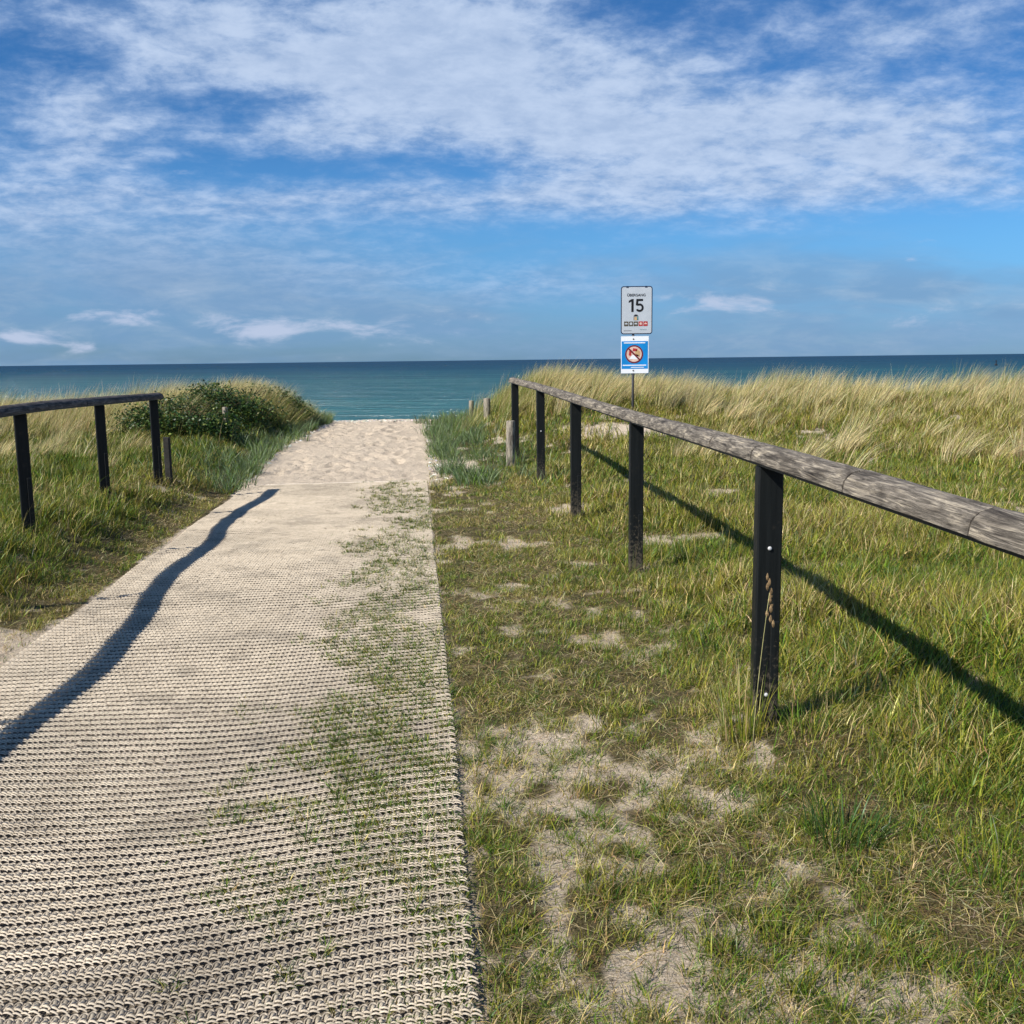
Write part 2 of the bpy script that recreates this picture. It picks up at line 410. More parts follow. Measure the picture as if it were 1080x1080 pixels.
parts.append((*strand(np.stack([.0108 * np.cos(ta), .010 + .0165 * np.sin(ta), -.005 + .004 * np.sin(np.linspace(.2, PI - .2, 8))], -1), .0025), (.50, .43, .34)))
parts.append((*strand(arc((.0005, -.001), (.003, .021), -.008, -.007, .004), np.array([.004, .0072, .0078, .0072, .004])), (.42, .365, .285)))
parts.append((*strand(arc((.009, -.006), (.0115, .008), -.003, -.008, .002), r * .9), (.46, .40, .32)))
tv = np.concatenate([p[0] for p in parts]); tv[:, 0] *= A / .0235; tv[:, 1] *= B / .078; tv[:, 2] *= .9; off = 0; tq = []; tc_ = []
for v, q_, c in parts:
    tq.append(q_ + off); off += len(v); tc_.append(np.tile(c, (len(v), 1)))
tq = np.concatenate(tq); tc_ = np.concatenate(tc_); nv = len(tv)
jit = rng.normal(0, .0013, (NC, 3)); jit[:, 2] *= .8
S = cu[:, None] + tv[None, :, 0] + jit[:, None, 0]; V = cvv[:, None] + tv[None, :, 1] + jit[:, None, 1]
px_, py_ = mat_xy(S, V)
cx_, cy_ = mat_xy(cu, cvv)
zb = terrain(cx_, cy_) + mat_lift(cx_, cy_)
# slope inside a cell from neighbours
zb2 = terrain(px_.ravel(), py_.ravel()) + mat_lift(px_.ravel(), py_.ravel())
pz_ = zb2.reshape(S.shape) + tv[None, :, 2] * 1.25 + jit[:, None, 2]
val = 1 + .16 * (rng.random(NC) - .5)
wear = (1 - .13 * sm(.42, .72, fbm(cx_ * 1.3, cy_ * 1.3, 121, 3))) * (1 - .22 * sm(.56, .72, fbm(cx_ * 5, cy_ * 5, 127, 3)))
colr = tc_[None] * (val * wear)[:, None, None]
Q = (tq[None] + (np.arange(NC) * nv)[:, None, None]).reshape(-1, 4)
me = quads('beach_mat', np.stack([px_, py_, pz_], -1).reshape(-1, 3), Q, M['rope'], True, {'tint': colr.reshape(-1, 3)})
matroot = empty('beach_mat', (-1.2, 2, 0))
me_off = np.array(matroot.location)
wv = link('weave', me, matroot); wv.matrix_parent_inverse.identity(); wv.location = -Vector(me_off)
tag(matroot, 'long beige woven rope mat laid over the sandy path towards the sea', 'walkway mat')
# the bar at the far end
def edge_tube(pts, rad):
    mb = MB(); mb.tube(pts, [rad] * len(pts), 6); return mb
ss = np.arange(0, 2.21, .05); x, y = mat_xy(ss, np.full_like(ss, MAT_END + .03)); z = terrain(x, y) + .004 + .014 * (fbm(ss * 2, ss * 0, 7, 2) - .3)
edge_tube(list(zip(x, y, z)), .011).build('end_bar', plain('rope_end', (.62, .54, .43), .7, .2, .3, 90, .5), matroot, smooth=True)

# ------------------------------------------------------------------ blades
def blades(name, x, y, h, w, lean, yaw_lean, tint, mat, segs=3, z=None, droop=.6, tipcol=None, parent=None, loc=None, kind=None):
    n = len(x)
    if z is None: z = terrain(x, y) - .006
    t = np.linspace(0, 1, segs + 1)
    lx = np.cos(yaw_lean) * lean; ly = np.sin(yaw_lean) * lean
    bend = (1 - droop) * t[None] + droop * t[None] ** 2.2          # horizontal travel
    hx = (lx * h)[:, None] * bend; hy = (ly * h)[:, None] * bend
    up = h[:, None] * (t[None] - (.38 * np.clip(lean, 0, 1.4) ** 2)[:, None] * t[None] ** 2.4)
    P = np.stack([x[:, None] + hx, y[:, None] + hy, z[:, None] + up], -1)
    fa = rng.uniform(0, 2 * PI, n)
    side = np.stack([np.cos(fa), np.sin(fa), np.zeros(n)], -1)
    wt = (w[:, None] * (1 - t[None] ** 1.7) * .5)
    wt[:, 0] *= .7
    Lf = P[:, :-1] - side[:, None] * wt[:, :-1, None]; Rt = P[:, :-1] + side[:, None] * wt[:, :-1, None]
    vv = np.concatenate([np.stack([Lf, Rt], 2).reshape(n, -1, 3), P[:, -1:]], 1)      # 2*segs + 1
    nv = 2 * segs + 1; base = (np.arange(n) * nv)[:, None]
    q = [np.array([2 * k, 2 * k + 1, 2 * k + 3, 2 * k + 2]) for k in range(segs - 1)]
    lo = np.concatenate([*q, np.array([2 * segs - 2, 2 * segs - 1, 2 * segs])])
    loops = (base + lo[None]).ravel()
    st = np.concatenate([np.arange(segs - 1) * 4, [4 * (segs - 1)]])
    starts = ((np.arange(n) * len(lo))[:, None] + st[None]).ravel()
    if tipcol is None: c = np.repeat(tint[:, None], nv, 1)
    else:
        tt = np.concatenate([np.repeat(t[:-1], 2), [1]])[None, :, None] ** 1.5
        c = tint[:, None] * (1 - tt) + tipcol[:, None] * tt
    v = vv.reshape(-1, 3)
    if loc is not None: v = v - np.array(loc)
    me = mesh_arrays(name, v, loops, starts, mat, True, {'tint': c.reshape(-1, 3)})
    return link(name, me, parent, (0, 0, 0) if (parent or loc is None) else loc)

def pick(n, cols, p, var=.32):
    cols = np.array(cols); i = rng.choice(len(cols), n, p=np.array(p) / np.sum(p))
    c = cols[i] * (1 + var * rng.normal(0, 1, (n, 1))) * (1 + .07 * rng.normal(0, 1, (n, 3)))
    return np.clip(c, .005, .9)

GREEN = (.115, .190, .014); DEEP = (.042, .090, .012); YEL = (.27, .27, .030); OLIVE = (.21, .185, .036)
STRAW = (.52, .42, .18); BROWN = (.26, .17, .07); GOLD = (.66, .55, .29); BLUE = (.125, .185, .08)

def wedge(n, y0, y1, power, margin=1.2):
    """points over what the photo sees and a strip beside it; more of them close by"""
    u = rng.random(n)
    e = 2 - power
    y = (y0 ** e + u * (y1 ** e - y0 ** e)) ** (1 / e)
    x = (rng.random(n) * 2 - 1) * (.56 * y + margin)
    return x, y

# meadow: short mixed turf
x, y = wedge(1000000, 1.5, 20.5, 1.2)
d = x - xr(y); dl = xl(y) - x
c = cover_map(x, y)
tuft = fbm(x * 8, y * 8, 131, 3)
off_mat = (d > .015) | (dl > .05)
keep = off_mat & (rng.random(len(x)) < np.clip(c * (.34 + .45 * sm(.8, 1.3, x - xr(y)) * sm(4.8, 3.6, y) + 1.4 * sm(.40, .62, tuft)) + .16 * sm(.44, .62, tuft), 0, 1))
x, y, d, dl, c, tuft = [a[keep] for a in (x, y, d, dl, c, tuft)]
n = len(x)
zone = fbm(x * .8, y * .8, 141, 3); zone2 = fbm(x * 2.2, y * 2.2, 151, 2)
far_right = sm(.9, 2.6, d + .25 * y * .1); leftw = (dl > 0) * 1.0
tall = .026 + .028 * sm(.35, .65, tuft) + .075 * far_right * sm(.35, .6, zone) + .04 * far_right + leftw * (.03 + .08 * zone2) * sm(.1, .9, dl)
tall = tall * (1 + .35 * sm(.55, .7, zone2))
h = tall * rng.uniform(.55, 1.35, n)
w = (.0024 + .00038 * y) * rng.uniform(.6, 1.5, n) * (1 + .5 * (h > .13))
dry = np.clip(.33 + 1.25 * (zone - .5) * 2 - .12 * leftw + .12 * far_right * (y > 5) - .35 * sm(6.0, 3.5, y) * sm(.2, 1.2, d) , .05, .85)
tg = pick(n, [GREEN, DEEP, YEL, OLIVE], [.36, .24, .22, .18]); ty = pick(n, [STRAW, OLIVE, YEL, BROWN], [.26, .28, .36, .10])
tint = np.where((rng.random(n) < dry)[:, None], ty, tg)
blades_o = blades('meadow_grass', x, y, h, w, rng.uniform(.15, 1.0, n), np.where(rng.random(n) < .3, rng.normal(.2, .9, n), rng.uniform(0, 2 * PI, n)), tint, M['blade'], 3)
tag(blades_o, 'short mixed green and straw coloured meadow grass growing in patches on sand', 'grass', kind='stuff')
print('meadow', n)

# very short fine turf between the clumps
x, y = wedge(420000, 1.5, 9.5, 1.5)
d = x - xr(y); dl = xl(y) - x; c = cover_map(x, y); t5 = fbm(x * 13, y * 13, 137, 2)
k = ((d > .01) | (dl > .02)) & (rng.random(len(x)) < (.20 + .8 * c) * sm(.36, .62, t5) * sm(3.2, 1.6, np.abs(d) * (d > 0)))
x, y = x[k], y[k]; n = len(x)
o = blades('turf_grass', x, y, rng.uniform(.012, .045, n), np.full(n, .0028) + .0004 * y, rng.uniform(.2, 1.3, n), rng.uniform(0, 2 * PI, n),
           pick(n, [GREEN, DEEP, YEL, STRAW, BROWN], [.34, .20, .24, .16, .06], .25), M['blade'], 2)
tag(o, 'very short bright turf grass spread thinly over the sand beside the mat', 'grass', kind='stuff')

# small fresh tufts that break up the sand of the verge
m_ = 4600
ty_ = 1.9 + 6.2 * rng.random(m_) ** 1.5; td = .03 + 3.2 * rng.random(m_) ** 1.25; tx = xr(ty_) + td
k = rng.random(m_) < .38 + .62 * sm(.45, .6, fbm(tx * 2.6, ty_ * 2.6, 211, 3)) ; tx, ty_, td = tx[k], ty_[k], td[k]
nb = rng.integers(8, 46, len(tx)); ii = np.repeat(np.arange(len(tx)), nb); n = len(ii)
an = rng.uniform(0, 2 * PI, n); rr_ = rng.uniform(.012, .045, len(tx))[ii] * np.sqrt(rng.random(n))
x = tx[ii] + rr_ * np.cos(an); y = ty_[ii] + rr_ * np.sin(an)
hh_ = (rng.uniform(.025, .075, len(tx)) * (1 + .5 * sm(.9, 2.0, td)))[ii] * rng.uniform(.5, 1.2, n)
hue = rng.random(len(tx))[ii][:, None]
tc5 = np.where(hue < .55, pick(n, [GREEN, (.085, .155, .014), DEEP], [.5, .3, .2], .25), np.where(hue < .85, pick(n, [YEL, GREEN], [.6, .4], .25), pick(n, [STRAW, OLIVE], [.6, .4], .25)))
o = blades('verge_tufts', x, y, hh_, rng.uniform(.0022, .0038, n), rng.uniform(.3, 1.4, n), an + rng.normal(0, .5, n), tc5, M['blade'], 3)
tag(o, 'small fresh green tufts breaking up the sand right of the mat', 'grass', kind='stuff')

# grass that grows through the mat along its right half
nn = 30000
v = rng.uniform(1.6, MAT_END, nn); sc_ = rng.uniform(1.05, 2.2, nn)
x, y = mat_xy(sc_, v)
pn = .5 * fbm(x * 2.3, y * 1.7, 161, 4) + .5 * fbm(x * 5, y * 4, 163, 3)
pr = sm(.41, .53, pn + .20 * sm(1.3, 1.95, sc_) - .11) * sm(1.2, 1.8, sc_) * (.5 + .5 * sm(2, 4.2, y)) * (.55 + .45 * sm(7, 4, y))
k = rng.random(nn) < pr * .55 * (1 - .45 * sm(6, 10, y))
tx, ty_ = x[k], y[k]; nb = rng.integers(5, 22, len(tx)); ii = np.repeat(np.arange(len(tx)), nb); n = len(ii)
an = rng.uniform(0, 2 * PI, n); rr_ = .014 * np.sqrt(rng.random(n))
x = tx[ii] + rr_ * np.cos(an); y = ty_[ii] + rr_ * np.sin(an)
hh_ = rng.uniform(.022, .058, len(tx))[ii] * rng.uniform(.6, 1.2, n)
o = blades('mat_grass', x, y, hh_, rng.uniform(.0022, .0036, n) * (1 + .06 * y), rng.uniform(.4, 1.5, n), an + rng.normal(0, .6, n),
           pick(n, [GREEN, DEEP, OLIVE, YEL, STRAW], [.28, .34, .20, .08, .10]), M['blade'], 3, z=terrain(x, y) + mat_lift(x, y) * .6)
tag(o, 'fine green grass blades growing up through the right side of the mat', 'grass', kind='stuff')

# straw litter lying on the ground
x, y = wedge(300000, 1.5, 13, 1.15)
d = x - xr(y); dl = xl(y) - x; c = cover_map(x, y)
k = ((d > .02) | (dl > .05)) & (rng.random(len(x)) < .35 + .6 * c * sm(.45, .6, fbm(x * 1.7, y * 1.7, 171, 3)))
x, y, c = x[k], y[k], c[k]; n = len(x)
o = blades('straw_litter', x, y, rng.uniform(.02, .06, n), np.full(n, .0018) + .0003 * y, rng.uniform(1.5, 3.2, n), rng.uniform(0, 2 * PI, n),
           pick(n, [STRAW, (.55, .46, .27), BROWN, (.09, .065, .035), OLIVE], [.40, .22, .18, .10, .10]), M['straw'], 2, z=terrain(x, y) + rng.uniform(.004, .02, n), droop=.2)
tag(o, 'dry straw litter lying on the sand and in the turf', 'litter', kind='stuff')

# dark crumbs and twigs on the sanded path
n = 9000; y = 5 + 16.3 * rng.random(n) ** .8; x = xl(y) + (xr(y) - xl(y)) * rng.random(n)
k = rng.random(n) < sm(.40, .6, fbm(x * 2.2, y * 2.2, 175, 3)) * sm(4.5, 9, y); x, y = x[k], y[k]; n = len(x)
o = blades('path_debris', x, y, rng.uniform(.008, .030, n), rng.uniform(.003, .007, n), rng.uniform(1.5, 3.5, n), rng.uniform(0, 2 * PI, n),
           pick(n, [(.06, .045, .03), (.16, .11, .07), (.3, .23, .14)], [.5, .35, .15]), M['straw'], 2, z=terrain(x, y) + np.where(y < MAT_END, mat_lift(x, y) + .006, .004), droop=.2)
tag(o, 'dark crumbs of twigs and seaweed scattered on the sandy path', 'litter', kind='stuff')

# taller meadow stems
x, y = wedge(44000, 3.0, 19, .9)
d = x - xr(y); dl = xl(y) - x; c = cover_map(x, y)
cl = fbm(x * 1.5, y * 1.5, 181, 3)
k = ((d > 1.1) | (dl > .5)) & (rng.random(len(x)) < c * sm(.42, .62, cl) * .9)
x, y, dl = x[k], y[k], dl[k]; n = len(x)
o = blades('tall_grass', x, y, rng.uniform(.13, .34, n) * (.7 + .3 * sm(4, 9, y)), rng.uniform(.0022, .0036, n) * (1 + .03 * y), rng.uniform(.2, 1.1, n), rng.uniform(-2.2, 2.2, n),
           pick(n, [YEL, GREEN, STRAW, OLIVE], [.30, .28, .26, .16]), M['blade'], 4)
tag(o, 'taller arching meadow grass with straw stems beyond the handrails', 'grass', kind='stuff')

# dune grass: tall, pale, bent to the right by the wind, in tussocks along the crest
def tussock(cx, cy, nb, hm, spread, lean, gold, wid=.0055):
    n = nb; a = rng.uniform(0, 2 * PI, n); r_ = spread * np.sqrt(rng.random(n))
    x = cx + r_ * np.cos(a); y = cy + r_ * np.sin(a)
    h = hm * rng.uniform(.55, 1.2, n)
    dx = np.cos(a) * .45 * rng.random(n) + lean * rng.uniform(.6, 1.3, n); dy = np.sin(a) * .45 * rng.random(n) - .05
    ln = np.hypot(dx, dy); yw = np.arctan2(dy, dx)
    ti = pick(n, [GOLD, STRAW, (.32, .29, .09), GREEN], gold)
    return x, y, h, np.full(n, wid) * rng.uniform(.7, 1.3, n), ln, yw, ti
bits = []
def ridge(count, xa, xb, ya, yb, hm, side):
    for _ in range(count):
        cx = rng.uniform(xa, xb); cy = rng.uniform(ya, yb)
        d = cx - xr(cy); dl_ = xl(cy) - cx
        if side > 0 and d < .45 + .3 * rng.random(): continue
        if side < 0 and dl_ < .12: continue
        if side > 0 and abs(cx - 1.55) < .8 and 15 < cy < 16.1: continue
        if side < 0 and cy < 17 and abs(cx * 16.2 / cy + 4.42) < .35: continue
        if side > 0 and cy < 18.7 and abs(cx * 18.6 / cy + .43) < .3: continue
        if side > 0 and cy < 17.0 and abs(cx * 16.6 / cy - 1.97) < .45: continue
        g = rng.random()
        edge = (side > 0 and d < 2.0) or (side < 0 and dl_ < 1.0)
        gold = [.14, .18, .38, .30] if edge and g < .8 else [.62, .26, .08, .04] if g < .66 else [.25, .25, .30, .20]
        hm_ = .62 + .8 * float(fbm(np.array([cx * .9]), np.array([cy * .35]), 221, 3)[0])
        hh = hm * hm_ * (1 if side > 0 else .45 + .55 * float(sm(.1, 1.1, dl_))) * rng.uniform(.7, 1.25) * (.72 + .28 * float(sm(14, 17.5, cy)))
        bits.append(tussock(cx, cy, int(rng.integers(50, 125)), hh, rng.uniform(.10, .24), .38 + .25 * rng.random(), gold))
ridge(400, -.9, 15, 16.6, 21.0, .50, 1)
ridge(150, -.6, 3.0, 16.8, 20.5, .48, 1)
ridge(110, 2.0, 13, 13.5, 17, .38, 1)
ridge(380, -14, -4.2, 15.4, 20.5, .50, -1)
ridge(170, -6.4, -3.9, 18.0, 21.0, .48, -1)
ridge(60, -12, -4.6, 11.5, 15, .36, -1)
for _ in range(45):
    cx = rng.uniform(2.4, 14); cy = rng.uniform(11.5, 19)
    bits.append(tussock(cx, cy, int(rng.integers(40, 90)), rng.uniform(.42, .62), .13, .6 + .35 * rng.random(), [.75, .20, .05, 0], .0075))
for _ in range(26):
    cx = rng.uniform(-13, -5); cy = rng.uniform(10, 18)
    bits.append(tussock(cx, cy, int(rng.integers(30, 70)), rng.uniform(.4, .6), .12, .6 + .35 * rng.random(), [.7, .22, .08, 0], .007))
A_ = [np.concatenate([b[i] for b in bits]) for i in range(7)]
o = blades('dune_grass', *A_[:6], A_[6], M['straw'], 5, droop=.55)
tag(o, 'pale gold marram grass bent by the wind along the dune crest', 'grass', kind='stuff')
print('dune', len(A_[0]))

# flowering stalks that stand above the rest
n = 420; y = rng.uniform(5, 20, n); x = np.where(rng.random(n) < .75, xr(y) + 1.4 + 9 * rng.random(n) * y / 20, xl(y) - .5 - 5 * rng.random(n))
o = blades('seed_stalks', x, y, rng.uniform(.35, .72, n) * (.7 + .3 * sm(5, 16, y)), np.full(n, .0032) + .0001 * y, rng.uniform(.1, .6, n), rng.normal(.2, .8, n),
           pick(n, [STRAW, YEL], [.6, .4]), M['straw'], 5, tipcol=pick(n, [(.30, .20, .10), (.5, .38, .2)], [.5, .5]))
tag(o, 'thin tall seed stalks standing above the meadow and the dune grass', 'grass stalks', kind='stuff')

# blue green lyme grass flanking the top of the path
bits = []
for _ in range(1000):
    cy = rng.uniform(11.6, 21.4); side = rng.random() < .55
    e = abs(rng.normal(0, .55))
    jag = .75 * float(fbm(np.array([cy * 1.3]), np.array([side * 9.]), 191, 2)[0] - .3)
    cx = xr(cy) + jag + e if side else xl(cy) - .5 * jag - e * .75
    
    if vnoise(np.array([cx * 2.6]), np.array([cy * 1.9]), 3)[0] < .42: continue
    n = int(rng.integers(9, 20)); a = rng.uniform(0, 2 * PI, n); r_ = .09 * np.sqrt(rng.random(n))
    bits.append((cx + r_ * np.cos(a), cy + r_ * np.sin(a), rng.uniform(.12, .30, n), rng.uniform(.006, .011, n), rng.uniform(.25, .95, n), a + rng.normal(0, .5, n),
                 pick(n, [BLUE, (.20, .245, .11), (.11, .16, .065), GREEN], [.36, .24, .2, .20])))
A_ = [np.concatenate([b[i] for b in bits]) for i in range(7)]
o = blades('lyme_grass', *A_[:6], A_[6], M['blade'], 4)
tag(o, 'blue green lyme grass fringing the sandy top of the path', 'grass', kind='stuff')

# ------------------------------------------------------------------ handrails
def catmull(P, step=.06):
    P = [Vector(p) for p in P]; out = []
    Q = [P[0] * 2 - P[1]] + P + [P[-1] * 2 - P[-2]]
    for i in range(1, len(Q) - 2):
        a, b, c, d = Q[i - 1:i + 3]; n = max(2, int((c - b).length / step))
        for k in range(n):
            t = k / n
            out.append(.5 * ((2 * b) + (c - a) * t + (2 * a - 5 * b + 4 * c - d) * t * t + (3 * b - a - 3 * c + d) * t ** 3))
    out.append(P[-1]); return out

def sweep(pts, profile, closed=True):
    """profile (k,2): sideways, up. returns verts, faces, grain coords"""
    v = []; gr = []; f = []; k = len(profile); s = 0
    for i, p in enumerate(pts):
        d = pts[min(i + 1, len(pts) - 1)] - pts[max(i - 1, 0)]; d.z = 0; d.normalize()
        if i: s += (p - pts[i - 1]).length
        side = Vector((d.y, -d.x, 0)); per = 0
        for j, (a, b) in enumerate(profile):
            if j: per += math.hypot(a - profile[j - 1][0], b - profile[j - 1][1])
            v.append(p + side * a + Vector((0, 0, b))); gr.append((s, per, b))
    for i in range(len(pts) - 1):
        f += [(i * k + j, (i + 1) * k + j, (i + 1) * k + (j + 1) % k, i * k + (j + 1) % k) for j in range(k)]
    f += [tuple(range(k)), tuple((len(pts) - 1) * k + j for j in range(k))[::-1]]
    return v, f, gr

def grain_mesh(name, v, f, gr, mat, parent=None, loc=(0, 0, 0), smooth=True):
    base = Vector(parent.location) if parent else Vector(loc)
    me = bpy.data.meshes.new(name); me.from_pydata([tuple(Vector(p) - base) for p in v], [], f)
    a = me.attributes.new('grain', 'FLOAT_VECTOR', 'POINT'); a.data.foreach_set('vector', np.array(gr, np.float32).ravel())
    if smooth:
        me.polygons.foreach_set('use_smooth', np.array([len(p.vertices) == 4 for p in me.polygons]))
        try: me.set_sharp_from_angle(angle=math.radians(50))
        except Exception: pass
    me.materials.append(mat); me.update()
    return link(name, me, parent, (0, 0, 0) if parent else base)

def handrail(root, line, posts, seglens, width, height, wood, post_size, bolt_at):
    pts = catmull(line)
    # flat steel strip under the logs
    strip = [(-width * .40, 0), (width * .40, 0), (width * .40, .012), (-width * .40, .012)]
    v, f, gr = sweep(pts, strip); grain_mesh('steel_strip', v, f, gr, M['black'], root, smooth=False)
    prof = [(-width / 2, .0125)]
    prof += [(width / 2 * math.cos(a) * (1 if abs(math.cos(a)) < .9 else 1), .016 + (height - .016) * math.sin(a) ** .8) for a in np.linspace(PI * .96, PI * .04, 11)]
    prof += [(width / 2, .0125)]
    prof = [(a, b) for a, b in prof][::-1]
    i = 0; k = 0; acc = 0; cur = [pts[0].copy()]; off = rng.uniform(0, 50)
    L_ = seglens[0]
    for a, b in zip(pts, pts[1:]):
        cur.append(b.copy()); acc += (b - a).length
        if acc >= L_ or b is pts[-1]:
            seg = cur[:]; d = (seg[-1] - seg[-2]).normalized(); d0 = (seg[1] - seg[0]).normalized()
            gp = .010 if 2.7 < seg[-1].y < 3.95 else .0028
            seg[-1] = seg[-1] - d * gp; seg[0] = seg[0] + d0 * .0022
            if len(seg) > 2:
                pr = [(x_ * rng.uniform(.985, 1.015), z_) for x_, z_ in prof]; sc_ = rng.uniform(.97, 1.03)
                pr = [(x_ * sc_, .0125 + (z_ - .0125) * rng.uniform(.97, 1.03)) for x_, z_ in pr]
                v, f, gr = sweep(seg, pr)
                n_ = np.array([tuple(p) for p in v]); wob = fbm(n_[:, 1] * 9 + off, n_[:, 0] * 40 + n_[:, 2] * 40, 201, 3) - .5
                v = [Vector(p) + Vector((0, 0, w_ * .008)) if p.z - seg[0].z > .02 else p for p, w_ in zip(v, wob)]
                o_ = rng.uniform(0, 60)
                gr = [(s_ + o_, p_ + o_ * .37, z_) for s_, p_, z_ in gr]
                grain_mesh('rail_log', v, f, gr, wood, root)
            cur = [b.copy()]; acc = 0; k += 1; L_ = seglens[k % len(seglens)]
    for (x, y, ztop, rot), hb in zip(posts, bolt_at):
        z0 = T(x, y) - .35; mb = MB()
        mb.box((x, y, (z0 + ztop) / 2), (post_size[0], post_size[1], ztop - z0 - .001), .006, rot)
        p = mb.build('post', M['black'], root)
        cr, sr = math.cos(rot), math.sin(rot)
        fx, fy = sr * post_size[1] / 2, -cr * post_size[1] / 2
        for q in hb:
            b = MB(); b.lathe((x + fx, y + fy, T(x, y) + q), [(.008, -.002), (.008, .003), (.0065, .006), (.004, .0075), (.001, .008)], 12, 'y')
            bo = b.build('bolt', M['steel'], root, smooth=True); bo.parent = p
        # slim ground stake clamped to the lower half of the front
        g_ = MB(); ex, ey = cr * .026 + sr * (post_size[1] / 2 + .006), sr * .026 - cr * (post_size[1] / 2 + .006)
        hs = .42
        g_.box((x + ex, y + ey, (z0 + T(x, y) + hs) / 2), (.034, .012, T(x, y) + hs - z0), .003, rot)
        s_ = g_.build('ground_stake', M['black'], root); s_.parent = p

RP = [(.965, 3.81, 1.10), (.86, 7.03, 1.065), (.59, 9.35, 1.11), (.35, 12.11, 1.14), (.06, 14.19, 1.18)]
pr_ = catmull([(1.28, -2.2, 1.05), (1.15, .9, 1.078)] + RP + [(.035, 14.36, 1.183)]); cuts = [.3, 1.3, 2.2, 2.93, 3.84, 4.5, 5.1, 5.55, 6.5, 7.4, 8.3, 9.3, 10.4, 11.3, 12.2, 13.2, 20]
SEGS = []; a0 = 0
for a, b in zip(pr_, pr_[1:]):
    a0 += (b - a).length
    if b.y > cuts[len(SEGS)]: SEGS.append(a0); a0 = 0
SEGS.append(9)
root = empty('handrail', (.98, 3.81, 0))
tag(root, 'black posted handrail with grey half round log top running along the right of the path', 'handrail')
handrail(root, [(1.28, -2.2, 1.05), (1.15, .9, 1.078)] + RP + [(.035, 14.36, 1.183)],
         [(1.15, .9, 1.078, .02)] + [(x, y, z, a) for (x, y, z), a in zip(RP, (.03, .06, .1, .12, .15))],
         SEGS, .122, .074, M['wood'], (.095, .06), [(.5,)] + [(.70, .13), (), (), (.62,), ()])
LP = [(-3.62, 7.58, 1.15), (-3.83, 9.58, 1.13), (-3.84, 11.07, 1.12)]
root = empty('handrail', (-3.8, 9.58, 0))
tag(root, 'dark curved handrail ending beside a short stake left of the path', 'handrail')
M['wood_shaded'] = mat_wood('shaded_weathered_wood', (.03, .027, .026), (.10, .09, .085), (.2, .18, .16))  # rail wood again, the shade on its near side put into the colour
handrail(root, [(-2.86, .2, .98), (-2.92, 1.9, 1.0), (-2.98, 3.5, 1.03), (-3.12, 4.7, 1.07), (-3.44, 6.05, 1.12)] + LP + [(-3.83, 11.19, 1.12)],
         [(-2.92, 1.9, 1.0, .55), (-2.98, 3.5, 1.03, .55), (-3.40, 5.85, 1.115, .55)] + [(x, y, z, .55) for x, y, z in LP],
         [1.1, 1.0, 1.2], .125, .075, M['wood_shaded'], (.090, .032), [(), (), (), (), (), ()])

# ------------------------------------------------------------------ posts in the sand
def pile(name, x, y, r, h, label, lean=(0, 0), cat='wooden post', group=None, mat=None):
    z = T(x, y); prof = [(r * .97, -.3), (r, 0), (r * .97, h * .5), (r * .96, h - .02), (r * .88, h - .004), (r * .6, h)]
    v = []; gr = []; f = []; n = 14
    wv_ = rng.normal(0, .02, n)
    for k, (rr, zz) in enumerate(prof):
        for i in range(n):
            a = 2 * PI * i / n; q = rr * (1 + wv_[i])
            v.append(Vector((q * math.cos(a) + lean[0] * zz, q * math.sin(a) + lean[1] * zz, zz))); gr.append((zz + x * 7, r * a, x))
    for k in range(len(prof) - 1):
        f += [(k * n + i, k * n + (i + 1) % n, (k + 1) * n + (i + 1) % n, (k + 1) * n + i) for i in range(n)]
    f += [tuple(range(n))[::-1], tuple((len(prof) - 1) * n + i for i in range(n))]
    v = [p + Vector((x, y, z)) for p in v]
    o = grain_mesh(name, v, f, gr, mat or M['wood_grey'], None, (x, y, z))
    tag(o, label, cat, group); return o
G = 'grey wooden posts flanking the path'
pile('wooden_post', -.01, 13.6, .062, .62, 'short round grey post touching the far end post of the right handrail', (.01, 0), group=G)
pile('wooden_post', -.43, 18.6, .066, .40, 'round grey post standing free in green grass beyond the right handrail end', group=G)
pile('wooden_post', -.85, 22.2, .055, .42, 'smallest grey post half sunk in grass at the dune edge nearest the sea', group=G)
pile('wooden_post', -4.42, 15.9, .044, .44, 'slim grey post in front of the dark shrubs left of the path', group=G)
st = MB(); zz = T(-3.80, 11.3)
st.box((-3.80, 11.3, zz + .12), (.068, .05, .80), .006, -.1)
o = st.build('timber_stake', M['tarred'], None, (-3.80, 11.3, zz))
tag(o, 'short black timber stake leaning on the end post of the left handrail', 'stake')

# ------------------------------------------------------------------ the sign
SX, SY = 1.97, 16.6
K = .874
root = empty('sign_post', (SX, SY, T(SX, SY)))
tag(root, 'thin pole with a white beach access sign above a blue prohibition sign', 'sign')
M['pole'] = plain('galvanised_pole', (.10, .10, .11), .5, .5)
M['white'] = plain('white_panel', (.50, .54, .58), .4, .4, .05, 8, .02); M['white2'] = plain('bright_white_panel', (.86, .88, .90), .4, .4, .03, 8, .02)
M['navy'] = plain('navy_paint', (.012, .022, .06), .4, .4); M['ink'] = plain('black_print', (.01, .01, .012), .5, .3, .1)
M['cyan'] = plain('bright_blue_print', (.006, .24, .62), .4, .4, .22, 3, .02); M['red'] = plain('red_print', (.42, .035, .035), .45, .3, .2)
M['cream'] = plain('cream_print', (.72, .50, .42), .45, .3, .2, 14); M['tan'] = plain('tan_print', (.55, .36, .18), .45, .3, .3, 12); M['grey'] = plain('grey_print', (.25, .26, .28), .5, .3)
M['teal'] = plain('teal_print', (.08, .25, .25), .5, .3); M['darkred'] = plain('dark_red_print', (.16, .02, .025), .5, .3); M['olive'] = plain('olive_print', (.10, .085, .06), .5, .3)
zt = T(SX, SY)
